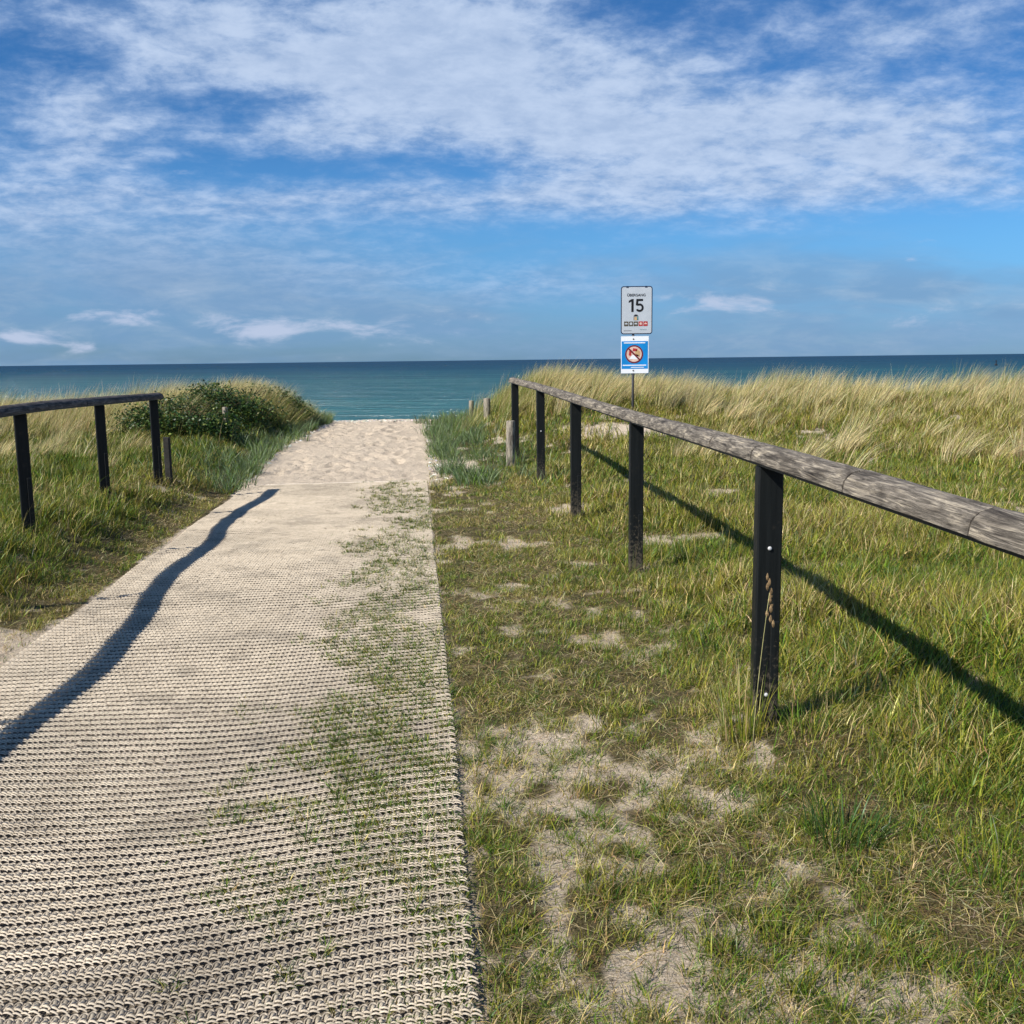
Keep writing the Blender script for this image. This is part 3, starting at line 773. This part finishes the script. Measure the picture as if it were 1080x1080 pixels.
m = MB(); m.lathe((SX, SY, zt - .3), [(.021, 0), (.019, 2.58 - zt + .3)], 12); m.build('pole', M['pole'], root, smooth=True)

def rounded(w, h, r, n=6):
    p = []
    for cx, cz, a0 in ((w / 2 - r, h / 2 - r, 0), (-w / 2 + r, h / 2 - r, 90), (-w / 2 + r, -h / 2 + r, 180), (w / 2 - r, -h / 2 + r, 270)):
        for k in range(n + 1):
            a = math.radians(a0 + 90 * k / n); p.append((cx + r * math.cos(a), cz + r * math.sin(a)))
    return p
def panel(name, outline, cx, cz, y0, thick, mat, parent, tilt=0):
    """outline in the sign plane, facing the path (-y); y0 front face"""
    ct, s_ = math.cos(tilt), math.sin(tilt)
    o2 = [(SX + K * (cx + a * ct - b * s_), 1.5 + K * (cz + a * s_ + b * ct)) for a, b in outline]; n = len(o2)
    v = [(a, y0, b) for a, b in o2] + [(a, y0 + thick, b) for a, b in o2]
    f = [tuple(range(n)), tuple(range(n, 2 * n))[::-1]] + [(i, (i + 1) % n, n + (i + 1) % n, n + i)[::-1] for i in range(n)]
    mb = MB(); mb.add(v, f)
    ob = mb.build(name, mat, None, root.location)
    ob.parent = parent; ob.location = (0, 0, 0)
    return ob
def circle(r, n=40, a0=0, a1=2 * PI): return [(r * math.cos(a0 + (a1 - a0) * k / n), r * math.sin(a0 + (a1 - a0) * k / n)) for k in range(n)]
def text(name, s, size, cx, cz, y0, mat, parent, bold=0, sx=1.0):
    cu_ = bpy.data.curves.new(name, 'FONT'); cu_.body = s; cu_.size = size; cu_.align_x = 'CENTER'; cu_.align_y = 'CENTER'; cu_.extrude = .0008; cu_.offset = bold
    tmp = bpy.data.objects.new(name, cu_); COL.objects.link(tmp)
    dg = bpy.context.evaluated_depsgraph_get(); me = bpy.data.meshes.new_from_object(tmp.evaluated_get(dg))
    bpy.data.objects.remove(tmp); bpy.data.curves.remove(cu_)
    n = len(me.vertices); co = np.zeros(n * 3, np.float32); me.vertices.foreach_get('co', co); co = co.reshape(-1, 3)
    base = np.array(root.location)
    w_ = np.stack([SX + K * (cx + co[:, 0] * sx), np.full(n, y0) - co[:, 2], 1.5 + K * (cz + co[:, 1])], -1) - base
    me.vertices.foreach_set('co', w_.astype(np.float32).ravel()); me.materials.clear(); me.materials.append(mat); me.update()
    ob = link(name, me, parent); return ob

# geometry of the signs, read off the photo at 19 m
UW, UH = .575, .86; ucx, ucz = 0.058, 2.365 - 1.5
yf = SY - .024
up = panel('access_sign', rounded(UW, UH, .05), ucx, ucz, yf - .004, .004, M['navy'], root)
panel('sign_face', rounded(UW - .034, UH - .034, .036), ucx, ucz, yf - .006, .0018, M['white'], up)
yp = yf - .0075
text('lettering', 'ÜBERGANG', .064, ucx - .008, ucz + .268, yp, M['ink'], up, .0008, 1.0)
one = [(.022, -.116), (.022, .116), (-.014, .116), (-.068, .084), (-.068, .046), (-.020, .072), (-.020, -.116)][::-1]
nb_ = panel('number', one, ucx - .078, ucz + .085, yp, .001, M['ink'], up)
th_ = np.linspace(math.radians(105), math.radians(-150), 18); R1, R2 = .079, .038
five = [(.062, .116), (.062, .078), (-.022, .078), (-.027, .032)]
five += [(.0 + R2 * 0 + .0785 * math.cos(a) * .95, -.040 + .077 * math.sin(a)) for a in th_]
five += [(-.046, -.062)] + [(.038 * math.cos(a), -.040 + .038 * math.sin(a)) for a in th_[::-1][1:]]
five += [(-.040, -.006), (-.070, .006), (-.058, .116)]
panel('number', five[::-1], ucx + .052, ucz + .085, yp, .001, M['ink'], up)
arch = [(-.045, -.055), (.045, -.055), (.045, .015)] + [(.045 * math.cos(a), .015 + .04 * math.sin(a)) for a in np.linspace(.3, PI - .3, 7)] + [(-.045, .015)]
panel('crest', arch, ucx - .014, ucz - .125, yp, .001, M['grey'], up)
panel('crest_field', [(-.028, -.055), (.018, -.055), (.018, .004), (-.028, .004)], ucx - .014, ucz - .125, yp - .001, .0009, M['tan'], up)
panel('crest_side', [(.022, -.045), (.042, -.045), (.042, .012), (.022, .012)], ucx - .014, ucz - .125, yp - .001, .0009, M['teal'], up)
panel('crest_arch', [(-.036, .02), (.036, .02), (.02, .045), (-.02, .045)], ucx - .014, ucz - .125, yp - .001, .0009, M['ink'], up)
for k in range(5):
    x0 = ucx - .19 + k * .088
    pm = M['olive'] if k < 3 else M['red']
    pc = panel('pictogram', rounded(.078, .085, .006, 2), x0, ucz - .242, yp, .001, pm, up)
    panel('pictogram_symbol', circle(.024, 14) if k % 2 else [(-.022, -.012), (.022, -.012), (.026, .004), (0, .018), (-.026, .004)], x0, ucz - .24, yp - .001, .0009, M['cream'] if k > 2 else M['white'], pc)
panel('small_print', [(-.07, -.006), (.07, -.006), (.07, .006), (-.07, .006)], ucx - .165, ucz - .365, yp, .001, M['grey'], up)
panel('small_print', [(-.06, -.003), (.06, -.003), (.06, .003), (-.06, .003)], ucx + .12, ucz - .35, yp, .001, M['teal'], up)
for dx in (-.17, .17):
    panel('clip', [(-.022, -.014), (.022, -.014), (.016, .014), (-.016, .014)], ucx + dx, ucz + UH / 2 - .012, yp - .002, .003, M['navy'], up)

LW, LH = .505, .67; lcx, lcz = .028, 1.565 - 1.5
lo = panel('prohibition_sign', rounded(LW, LH, .008, 2), lcx, lcz, yf - .004, .004, M['white2'], root)
panel('blue_field', [(-LW / 2 + .012, -.255), (LW / 2 - .012, -.255), (LW / 2 - .012, .245), (-LW / 2 + .012, .245)], lcx, lcz, yf - .0055, .0012, M['cyan'], lo)
yp = yf - .007
panel('text_line', [(-.20, -.009), (.19, -.009), (.19, .009), (-.20, .009)], lcx, lcz + .215, yp, .001, M['white2'], lo)
panel('text_line', [(-.22, -.009), (.21, -.009), (.21, .009), (-.22, .009)], lcx, lcz - .19, yp, .001, M['white2'], lo)
panel('text_line', [(-.12, -.006), (.12, -.006), (.12, .006), (-.12, .006)], lcx + .05, lcz - .228, yp, .001, M['white2'], lo)
ring = panel('prohibition_ring', circle(.165, 44), lcx - .012, lcz + .01, yp, .001, M['darkred'], lo)
panel('ring_field', circle(.138, 44), lcx - .012, lcz + .01, yp - .001, .0009, M['cream'], ring)
panel('ring_picture', [(-.09, -.085), (.06, -.095), (.085, -.02), (.03, .0), (-.04, -.02)], lcx - .012, lcz + .01, yp - .002, .0009, M['white2'], ring)
panel('ring_picture', [(.005, -.02), (.10, -.05), (.115, .045), (.06, .085), (.02, .05)], lcx - .012, lcz + .01, yp - .002, .0009, M['tan'], ring)
panel('ring_picture', [(-.10, -.02), (-.055, -.03), (-.05, .06), (-.09, .06)], lcx - .012, lcz + .01, yp - .002, .0009, M['red'], ring)
panel('ring_picture', [(-.03, .055), (.05, .05), (.06, .095), (-.02, .11)], lcx - .012, lcz + .01, yp - .002, .0009, M['red'], ring)
panel('slash', [(-.15, -.015), (.15, -.015), (.15, .015), (-.15, .015)], lcx - .012, lcz + .01, yp - .003, .0009, M['darkred'], ring, math.radians(-45))
for dz in (.285, -.285):
    b = MB(); b.lathe((SX, yf - .004, 1.5 + K * (lcz + dz)), [(.012, 0), (.012, .006), (.006, .009)], 10, 'y'); bo = b.build('bolt', M['pole'], None, root.location, smooth=True); bo.parent = lo; bo.location = (0, 0, 0)

# ------------------------------------------------------------------ plants one can point at
def tuft_thing(name, x, y, nb, hm, spread, lean, cols, p, label, cat, wid=.005, out=.7, droop=.55, group=None):
    n = nb; a = rng.uniform(0, 2 * PI, n); r_ = spread * np.sqrt(rng.random(n))
    bx, by = x + r_ * np.cos(a), y + r_ * np.sin(a)
    dx = np.cos(a) * out * rng.random(n) + lean * rng.uniform(.4, 1.3, n); dy = np.sin(a) * out * rng.random(n)
    o = blades(name, bx, by, hm * rng.uniform(.5, 1.2, n), np.full(n, wid) * rng.uniform(.7, 1.3, n), np.hypot(dx, dy), np.arctan2(dy, dx), pick(n, cols, p), M['blade'], 6,
               droop=droop, loc=(x, y, T(x, y)))
    return tag(o, label, cat, group)
MG = 'marram tussocks in the meadow'
PALE = (.55, .47, .25)
tuft_thing('marram_tussock', 5.55, 12.8, 130, .62, .16, .75, [PALE, GOLD, OLIVE], [.5, .3, .2], 'pale arching marram tussock swept right, alone in the right meadow', 'grass tussock', .007, .5, .8, MG)
tuft_thing('marram_tussock', 6.35, 12.6, 150, .60, .15, .25, [PALE, GOLD, BROWN], [.5, .3, .2], 'upright pale marram tussock with fanned stems at the right edge of the photo', 'grass tussock', .007, .9, .6, MG)
tuft_thing('marram_tussock', -4.95, 8.9, 90, .60, .12, .75, [PALE, GOLD, OLIVE], [.6, .3, .1], 'pale drooping marram tussock behind the left handrail at the photo edge', 'grass tussock', .006, .8, .85, MG)
tuft_thing('grass_tuft', 1.02, 3.0, 230, .13, .11, .08, [DEEP, (.05, .11, .03), GREEN], [.5, .3, .2], 'dense dark green grass tuft on the thin turf at lower right', 'grass tuft', .0045, 1.0, .5)
tuft_thing('grass_tuft', 1.42, 2.75, 150, .14, .16, .02, [GREEN, (.07, .14, .03), YEL], [.5, .3, .2], 'bright green grass tuft at the lower right edge of the photo', 'grass tuft', .004, .6, .5)
tuft_thing('grass_tuft', .86, 3.72, 120, .26, .09, -.05, [YEL, GREEN, STRAW], [.5, .3, .2], 'tall yellow green grass tuft at the foot of the nearest handrail post', 'grass tuft', .0035, .55, .5)
tuft_thing('grass_tuft', 1.10, 3.70, 80, .16, .08, .1, [GREEN, DEEP, STRAW], [.4, .4, .2], 'short green grass tuft right against the nearest handrail post', 'grass tuft', .0035, .7, .5)

# dry orchard grass stems in front of the nearest post
def stem(x, y, h, lx, ly, label, heads=True):
    z = T(x, y); root_ = empty('seed_stem', (x, y, z)); tag(root_, label, 'grass stem')
    pts = [(x + lx * t_ ** 1.4, y + ly * t_ ** 1.4, z + h * t_) for t_ in np.linspace(0, 1, 8)]
    mb = MB(); mb.tube(pts, [.0019 - .0008 * k / 7 for k in range(8)], 5); mb.build('stem', M['straw_plain'], root_, smooth=True)
    if heads:
        mb = MB(); tip = Vector(pts[-1])
        for k in range(11):
            t_ = k / 10; c = tip + Vector((rng.normal(0, .008), rng.normal(0, .006), -.13 + .17 * t_)); r_ = .011 * (1 - .5 * abs(t_ - .4))
            ring_ = [(.001, -.014), (r_ * .55, -.007), (r_ * .7, .0), (r_ * .5, .008), (.001, .015)]
            mb.lathe(c, ring_, 6)
        mb.build('seed_head', M['seed'], root_)
M['straw_plain'] = plain('dry_stem', (.36, .33, .14), .7, .2); M['seed'] = plain('brown_seed_head', (.20, .135, .07), .85, .1, .5, 90, .6)
stem(.875, 3.60, .62, .045, -.02, 'dry stem with knotted brown seed head in front of the nearest handrail post')

# dark shrubs on the left dune
def shrub(x, y, rx, ry, h, nl, cols, p, label, group):
    z = T(x, y); root_ = empty('leafy_shrub', (x, y, z)); tag(root_, label, 'shrub', group)
    st = MB()
    tips = []
    for k in range(16):
        a = rng.uniform(0, 2 * PI); q = rng.uniform(.3, .95)
        e = (x + rx * q * math.cos(a), y + ry * q * math.sin(a), z + h * rng.uniform(.6, 1.25))
        st.tube([(x + .1 * rng.normal(), y + .1 * rng.normal(), z - .05), ((x + e[0]) / 2, (y + e[1]) / 2, z + h * .45), e], [.012, .008, .004], 5); tips.append(e)
    st.build('stems', M['twig'], root_)
    # leaves in clumps round the twig ends
    n = nl; ci = rng.integers(0, 60, n)
    ca = rng.uniform(0, 2 * PI, 60); cr_ = np.sqrt(rng.random(60)); ch = rng.uniform(.2, 1.15, 60) * (1 - .45 * cr_ ** 2)
    cx = x + rx * cr_ * np.cos(ca); cy = y + ry * cr_ * np.sin(ca)
    gz = terrain(cx, cy)
    s_ = .11
    P = np.stack([cx[ci] + rng.normal(0, s_, n), cy[ci] + rng.normal(0, s_, n), gz[ci] + np.maximum(.02, h * ch[ci] + rng.normal(0, s_ * .7, n))], -1)
    l = rng.uniform(.028, .058, n); ax = rng.normal(0, 1, (n, 3)); ax[:, 2] = np.abs(ax[:, 2]) * .5; ax /= np.linalg.norm(ax, axis=1)[:, None]
    nr = rng.normal(0, 1, (n, 3)); nr[:, 2] += 1.2; sd = np.cross(ax, nr); sd /= np.linalg.norm(sd, axis=1)[:, None] + 1e-6
    wv_ = l * .36
    v = np.stack([P, P + ax * (l * .5)[:, None] + sd * wv_[:, None], P + ax * l[:, None], P + ax * (l * .5)[:, None] - sd * wv_[:, None]], 1).reshape(-1, 3) - np.array(root_.location)
    me_ = quads('foliage', v, np.arange(n * 4).reshape(-1, 4), M['leaf'], False, {'tint': np.repeat(pick(n, cols, p), 4, 0)})
    link('foliage', me_, root_)
SG = 'dark shrubs on the left dune'
DK = [(.026, .062, .014), (.055, .10, .022), (.15, .18, .035)]
shrub(-5.05, 15.7, .8, .8, .37, 8000, DK, [.5, .35, .15], 'dark green shrub just right of the left handrail end', SG)
shrub(-4.75, 17.2, .75, .8, .40, 9000, DK, [.5, .35, .15], 'broad dark shrub directly behind the slim grey post', SG)
shrub(-4.38, 19.0, .6, .9, .38, 8000, DK, [.6, .3, .1], 'dark shrub nearest the path with bare twigs on top', SG)

# bare flowering stalks on the skyline right of the path head
# pale shells and wood chips along the top of the path
n = 1100; y = np.where(rng.random(1100) < .75, rng.uniform(12.6, 21.2, 1100), rng.normal(21.0, .18, 1100)); sd = rng.random(n) < .6
e = np.abs(rng.normal(0, .22, n)); x = np.where(sd, xr(y) + .05 + e, xl(y) + .02 - e * .7); x = np.where(y > 20.6, xl(y) + (xr(y) - xl(y)) * rng.random(n), x)
z = terrain(x, y) + .004; l = rng.uniform(.012, .045, n); an = rng.uniform(0, 2 * PI, n)
oc = np.array([(1, 0, 0), (0, .6, 0), (-1, 0, 0), (0, -.6, 0), (0, 0, .45)])
ca, sa = np.cos(an), np.sin(an)
v = np.stack([x[:, None] + l[:, None] * (oc[None, :, 0] * ca[:, None] - oc[None, :, 1] * sa[:, None]), y[:, None] + l[:, None] * (oc[None, :, 0] * sa[:, None] + oc[None, :, 1] * ca[:, None]), z[:, None] + l[:, None] * oc[None, :, 2]], -1).reshape(-1, 3)
tq = np.array([(0, 1, 4), (1, 2, 4), (2, 3, 4), (3, 0, 4)]); Q = (tq[None] + (np.arange(n) * 5)[:, None, None]).reshape(-1, 3)
o = link('shell_fragments', quads('shell_fragments', v, Q, M['stone'], False, {'tint': np.repeat(pick(n, [(.62, .58, .50), (.5, .45, .36), (.35, .31, .25)], [.5, .3, .2]), 5, 0)}))
tag(o, 'pale shell and stone fragments along the edges of the sandy path top', 'shells', kind='stuff')

# a small dark sea marker far out
bx_, by_ = 172., 366.; root = empty('sea_buoy', (bx_, by_, SEA)); tag(root, 'tiny dark buoy floating on the sea at far right', 'buoy')
m = MB(); m.lathe((bx_, by_, SEA - .2), [(.42, 0), (.5, .35), (.42, .7), (.16, .85), (.12, 1.6)], 14); m.build('float', M['ink'], root, smooth=True)
m = MB(); m.lathe((bx_, by_, SEA + 1.38), [(.24, 0), (.24, .3), (.02, .5)], 10); m.build('top_mark', M['ink'], root)

# ------------------------------------------------------------------ light, sky, camera
sun_to = Vector((-1.0, -.68, 1.06)).normalized()
sl = bpy.data.lights.new('sun', 'SUN'); sl.energy = 5.0; sl.angle = math.radians(.5); sl.color = (1, .95, .87)
so = bpy.data.objects.new('sun', sl); COL.objects.link(so); so.rotation_euler = (-sun_to).to_track_quat('-Z', 'Y').to_euler(); so.location = (-20, -14, 21)

W = bpy.data.worlds.new('World'); SC.world = W; W.use_nodes = True
nt = W.node_tree; nt.nodes.clear()
sky = nd(nt, 'ShaderNodeTexSky', sky_type='NISHITA'); sky.sun_disc = False
sky.sun_elevation = math.asin(sun_to.z); sky.sun_rotation = math.atan2(sun_to.x, sun_to.y)
sky.air_density = 1.0; sky.dust_density = .3; sky.ozone_density = 2.5
tcw = nd(nt, 'ShaderNodeTexCoord'); sep = nd(nt, 'ShaderNodeSeparateXYZ'); L(nt, tcw, 'Generated', sep, 0)
def mth(op, a, b=None, c=None, clamp=False):
    n = nd(nt, 'ShaderNodeMath', operation=op); n.use_clamp = clamp
    for i, s in enumerate((a, b, c)):
        if s is None: continue
        if isinstance(s, tuple): L(nt, s[0], s[1], n, i)
        else: n.inputs[i].default_value = s
    return (n, 0)
def smooth(x, a, b, lo=0, hi=1):
    m_ = nd(nt, 'ShaderNodeMapRange', interpolation_type='SMOOTHSTEP'); L(nt, x[0], x[1], m_, 0)
    for i, v_ in enumerate((a, b, lo, hi)): m_.inputs[i + 1].default_value = v_
    return (m_, 0)
dx, dy, dz = (sep, 'X'), (sep, 'Y'), (sep, 'Z')
ay = mth('MAXIMUM', mth('ABSOLUTE', dy), .05)
u = mth('DIVIDE', dx, ay); w = mth('DIVIDE', dz, ay)
# cloud deck seen in perspective
den = mth('ADD', mth('MAXIMUM', dz, 0.0), .27)
cx_n = nd(nt, 'ShaderNodeCombineXYZ'); a_ = mth('DIVIDE', dx, den); b_ = mth('DIVIDE', dy, den)
L(nt, a_[0], 0, cx_n, 0); L(nt, b_[0], 0, cx_n, 1)
mp = nd(nt, 'ShaderNodeMapping'); mp.inputs['Scale'].default_value = (2.9, 3.3, 1); mp.inputs['Rotation'].default_value = (0, 0, math.radians(-12)); mp.inputs['Location'].default_value = (3.1, 1.7, 0)
L(nt, cx_n, 0, mp, 'Vector')
n1 = noise(nt, mp, .95, 9, .63, 0, .3); n2 = noise(nt, mp, 4.0, 7, .64, 0, .15); n3 = noise(nt, mp, .6, 3, .5, 0)
uw = nd(nt, 'ShaderNodeCombineXYZ'); L(nt, u[0], 0, uw, 0); L(nt, w[0], 0, uw, 1)
def P2(px, py):      # photo pixel -> direction tangents (u, w)
    f_ = 1080.; pt = math.atan((540 - 379.5) / f_); ro = math.atan(13 / 1080.)
    X_ = (px - 540) / f_; Y_ = -(py - 540) / f_
    X2 = X_ * math.cos(ro) - Y_ * math.sin(ro) * -1; Y2 = Y_ * math.cos(ro) - X_ * math.sin(ro)
    yv = math.cos(pt) + Y2 * math.sin(pt); zv = -math.sin(pt) + Y2 * math.cos(pt)
    return X2 / yv, zv / yv
def blob(px, py, rx, ry, amp, acc):
    c = P2(px, py)
    s_ = nd(nt, 'ShaderNodeVectorMath', operation='SUBTRACT'); L(nt, uw, 0, s_, 0); s_.inputs[1].default_value = (c[0], c[1], 0)
    m_ = nd(nt, 'ShaderNodeVectorMath', operation='MULTIPLY'); L(nt, s_, 0, m_, 0); m_.inputs[1].default_value = (1080. / rx, 1080. / ry, 0)
    l_ = nd(nt, 'ShaderNodeVectorMath', operation='LENGTH'); L(nt, m_, 0, l_, 0)
    return mth('ADD', acc, smooth((l_, 'Value'), 0, 1.5, amp, 0))
low0 = smooth(w, .06, .20, 1, 0)
mpu = nd(nt, 'ShaderNodeMapping'); mpu.inputs['Scale'].default_value = (3.4, 11, 1); mpu.inputs['Location'].default_value = (1.3, .4, 0); L(nt, uw, 0, mpu, 'Vector')
nu = noise(nt, mpu, 1.0, 6, .52, 0, .25)
nm = nd(nt, 'ShaderNodeMix', data_type='FLOAT'); L(nt, low0[0], 0, nm, 0); L(nt, n1, 0, nm, 2); L(nt, nu, 0, nm, 3)
acc = mth('MULTIPLY_ADD', (n2, 0), mth('MULTIPLY_ADD', low0, -.28, .46), mth('MULTIPLY_ADD', low0, .14, mth('MULTIPLY_ADD', (nm, 0), 1.0, -.25)))
for bl in [(300, 60, 360, 95, .30), (600, 130, 300, 90, .26), (820, 165, 330, 75, .30), (60, 125, 150, 45, .16), (480, 20, 300, 60, .16), (1000, 120, 150, 80, .14), (985, 35, 220, 45, .16), (560, 60, 160, 60, .10),
           (235, 112, 100, 26, -.26), (50, 62, 80, 28, -.22), (690, 22, 100, 26, -.20), (910, 70, 150, 26, -.20), (400, 178, 230, 22, -.22), (230, 178, 90, 22, -.12),
           (100, 205, 260, 50, .20), (110, 285, 330, 70, .24), (430, 290, 260, 40, .18), (350, 205, 130, 30, .12),
           (870, 262, 330, 42, -.26), (560, 215, 200, 30, .10), (560, 240, 130, 20, -.05), (800, 240, 80, 10, .12), (600, 325, 200, 30, .04), (900, 352, 420, 24, .24), (620, 300, 160, 26, .12)]:
    acc = blob(*bl, acc)
dens = smooth(acc, .37, .92)
# low cumulus near the horizon
mpl = nd(nt, 'ShaderNodeMapping'); mpl.inputs['Scale'].default_value = (9, 30, 1); L(nt, uw, 0, mpl, 'Vector')
nl = noise(nt, mpl, 1.6, 6, .6, 0, .3)
acl = mth('MULTIPLY', (nl, 0), .9)
for bl in [(128, 333, 70, 11, .34), (28, 357, 46, 12, .32), (270, 346, 66, 18, .34), (90, 365, 22, 7, .28), (430, 345, 110, 20, .20), (760, 318, 90, 18, .24), (560, 300, 70, 14, .16), (1000, 338, 140, 18, .12), (960, 276, 22, 9, .22), (690, 292, 40, 8, .18)]:
    acl = blob(*bl, acl)
dl_ = smooth(acl, .57, .82, 0, .85)
bright = smooth((n2, 0), .30, .72)
leftgrey = smooth(u, -.55, .15, 1, 0)
low = smooth(w, .05, .19, 1, 0)
cc = mixc(nt, bright, (.17, .28, .48), (.42, .52, .69))
cc2 = mixc(nt, mth('MAXIMUM', mth('MULTIPLY', leftgrey, mth('MULTIPLY', low, .95)), smooth(w, .035, .085, .85, 0)), (cc, 2), (.145, .255, .43))
thick = smooth(acc, .62, .95)
cc3 = mixc(nt, mth('MULTIPLY', thick, mth('MULTIPLY_ADD', low, -.5, .55)), (cc2, 2), (.43, .51, .65))
hz = smooth(w, .0, .13, 1, 0)
tm_ = mixc(nt, smooth(w, .13, .27), (.32, .66, 1.02), (.23, .55, .90))
tt_ = mixc(nt, hz, (tm_, 2), (.26, .48, .92))
tintm = mixc(nt, 1.0, (sky, 0), (tt_, 2), 'MULTIPLY')
mpb = nd(nt, 'ShaderNodeMapping'); mpb.inputs['Scale'].default_value = (2.6, 13, 1); mpb.inputs['Location'].default_value = (.7, 2.2, 0); L(nt, uw, 0, mpb, 'Vector')
nb2 = noise(nt, mpb, 1.0, 5, .55, 0, .4)
bankd = mth('MULTIPLY', smooth(mth('MULTIPLY_ADD', leftgrey, .10, (nb2, 0)), .42, .66, 0, .8), smooth(w, .14, .06))
bank = mixc(nt, smooth((nl, 0), .40, .70), (.150, .265, .43), (.235, .335, .47))
b1 = nd(nt, 'ShaderNodeBackground'); b1.inputs[1].default_value = .085; L(nt, tintm, 2, b1, 0)
b2 = nd(nt, 'ShaderNodeBackground'); b2.inputs[1].default_value = 1.0; L(nt, cc3, 2, b2, 0)
b3 = nd(nt, 'ShaderNodeBackground'); b3.inputs[0].default_value = (.40, .46, .60, 1)
ms = nd(nt, 'ShaderNodeMixShader'); dd = mth('MULTIPLY', dens, .92); L(nt, dd[0], 0, ms, 0); L(nt, b1, 0, ms, 1); L(nt, b2, 0, ms, 2)
b4 = nd(nt, 'ShaderNodeBackground'); L(nt, bank, 2, b4, 0)
ms3 = nd(nt, 'ShaderNodeMixShader'); L(nt, bankd[0], 0, ms3, 0); L(nt, ms, 0, ms3, 1); L(nt, b4, 0, ms3, 2)
ms2 = nd(nt, 'ShaderNodeMixShader'); L(nt, dl_[0], 0, ms2, 0); L(nt, ms3, 0, ms2, 1); L(nt, b3, 0, ms2, 2)
ow = nd(nt, 'ShaderNodeOutputWorld'); L(nt, ms2, 0, ow, 0)

cam = bpy.data.cameras.new('camera'); co_ = bpy.data.objects.new('camera', cam); COL.objects.link(co_)
cam.sensor_width = 36; cam.lens = 36.0; cam.clip_start = .05; cam.clip_end = 120000
from mathutils import Matrix
pitch = math.atan((540 - 379.5) / 1080.); roll = math.atan(13 / 1080.)
Fv = Vector((0, math.cos(pitch), -math.sin(pitch))); R0 = Vector((1, 0, 0)); U0 = R0.cross(Fv)
Rv = R0 * math.cos(roll) - U0 * math.sin(roll); Uv = U0 * math.cos(roll) + R0 * math.sin(roll)
mx = Matrix((Rv, Uv, -Fv)).transposed().to_4x4(); mx.translation = (0, 0, 1.5)
co_.matrix_world = mx
SC.camera = co_
SC.view_settings.view_transform = 'Standard'; SC.view_settings.look = 'None'; SC.view_settings.exposure = .42; SC.view_settings.gamma = 1
SC.render.engine = 'CYCLES'
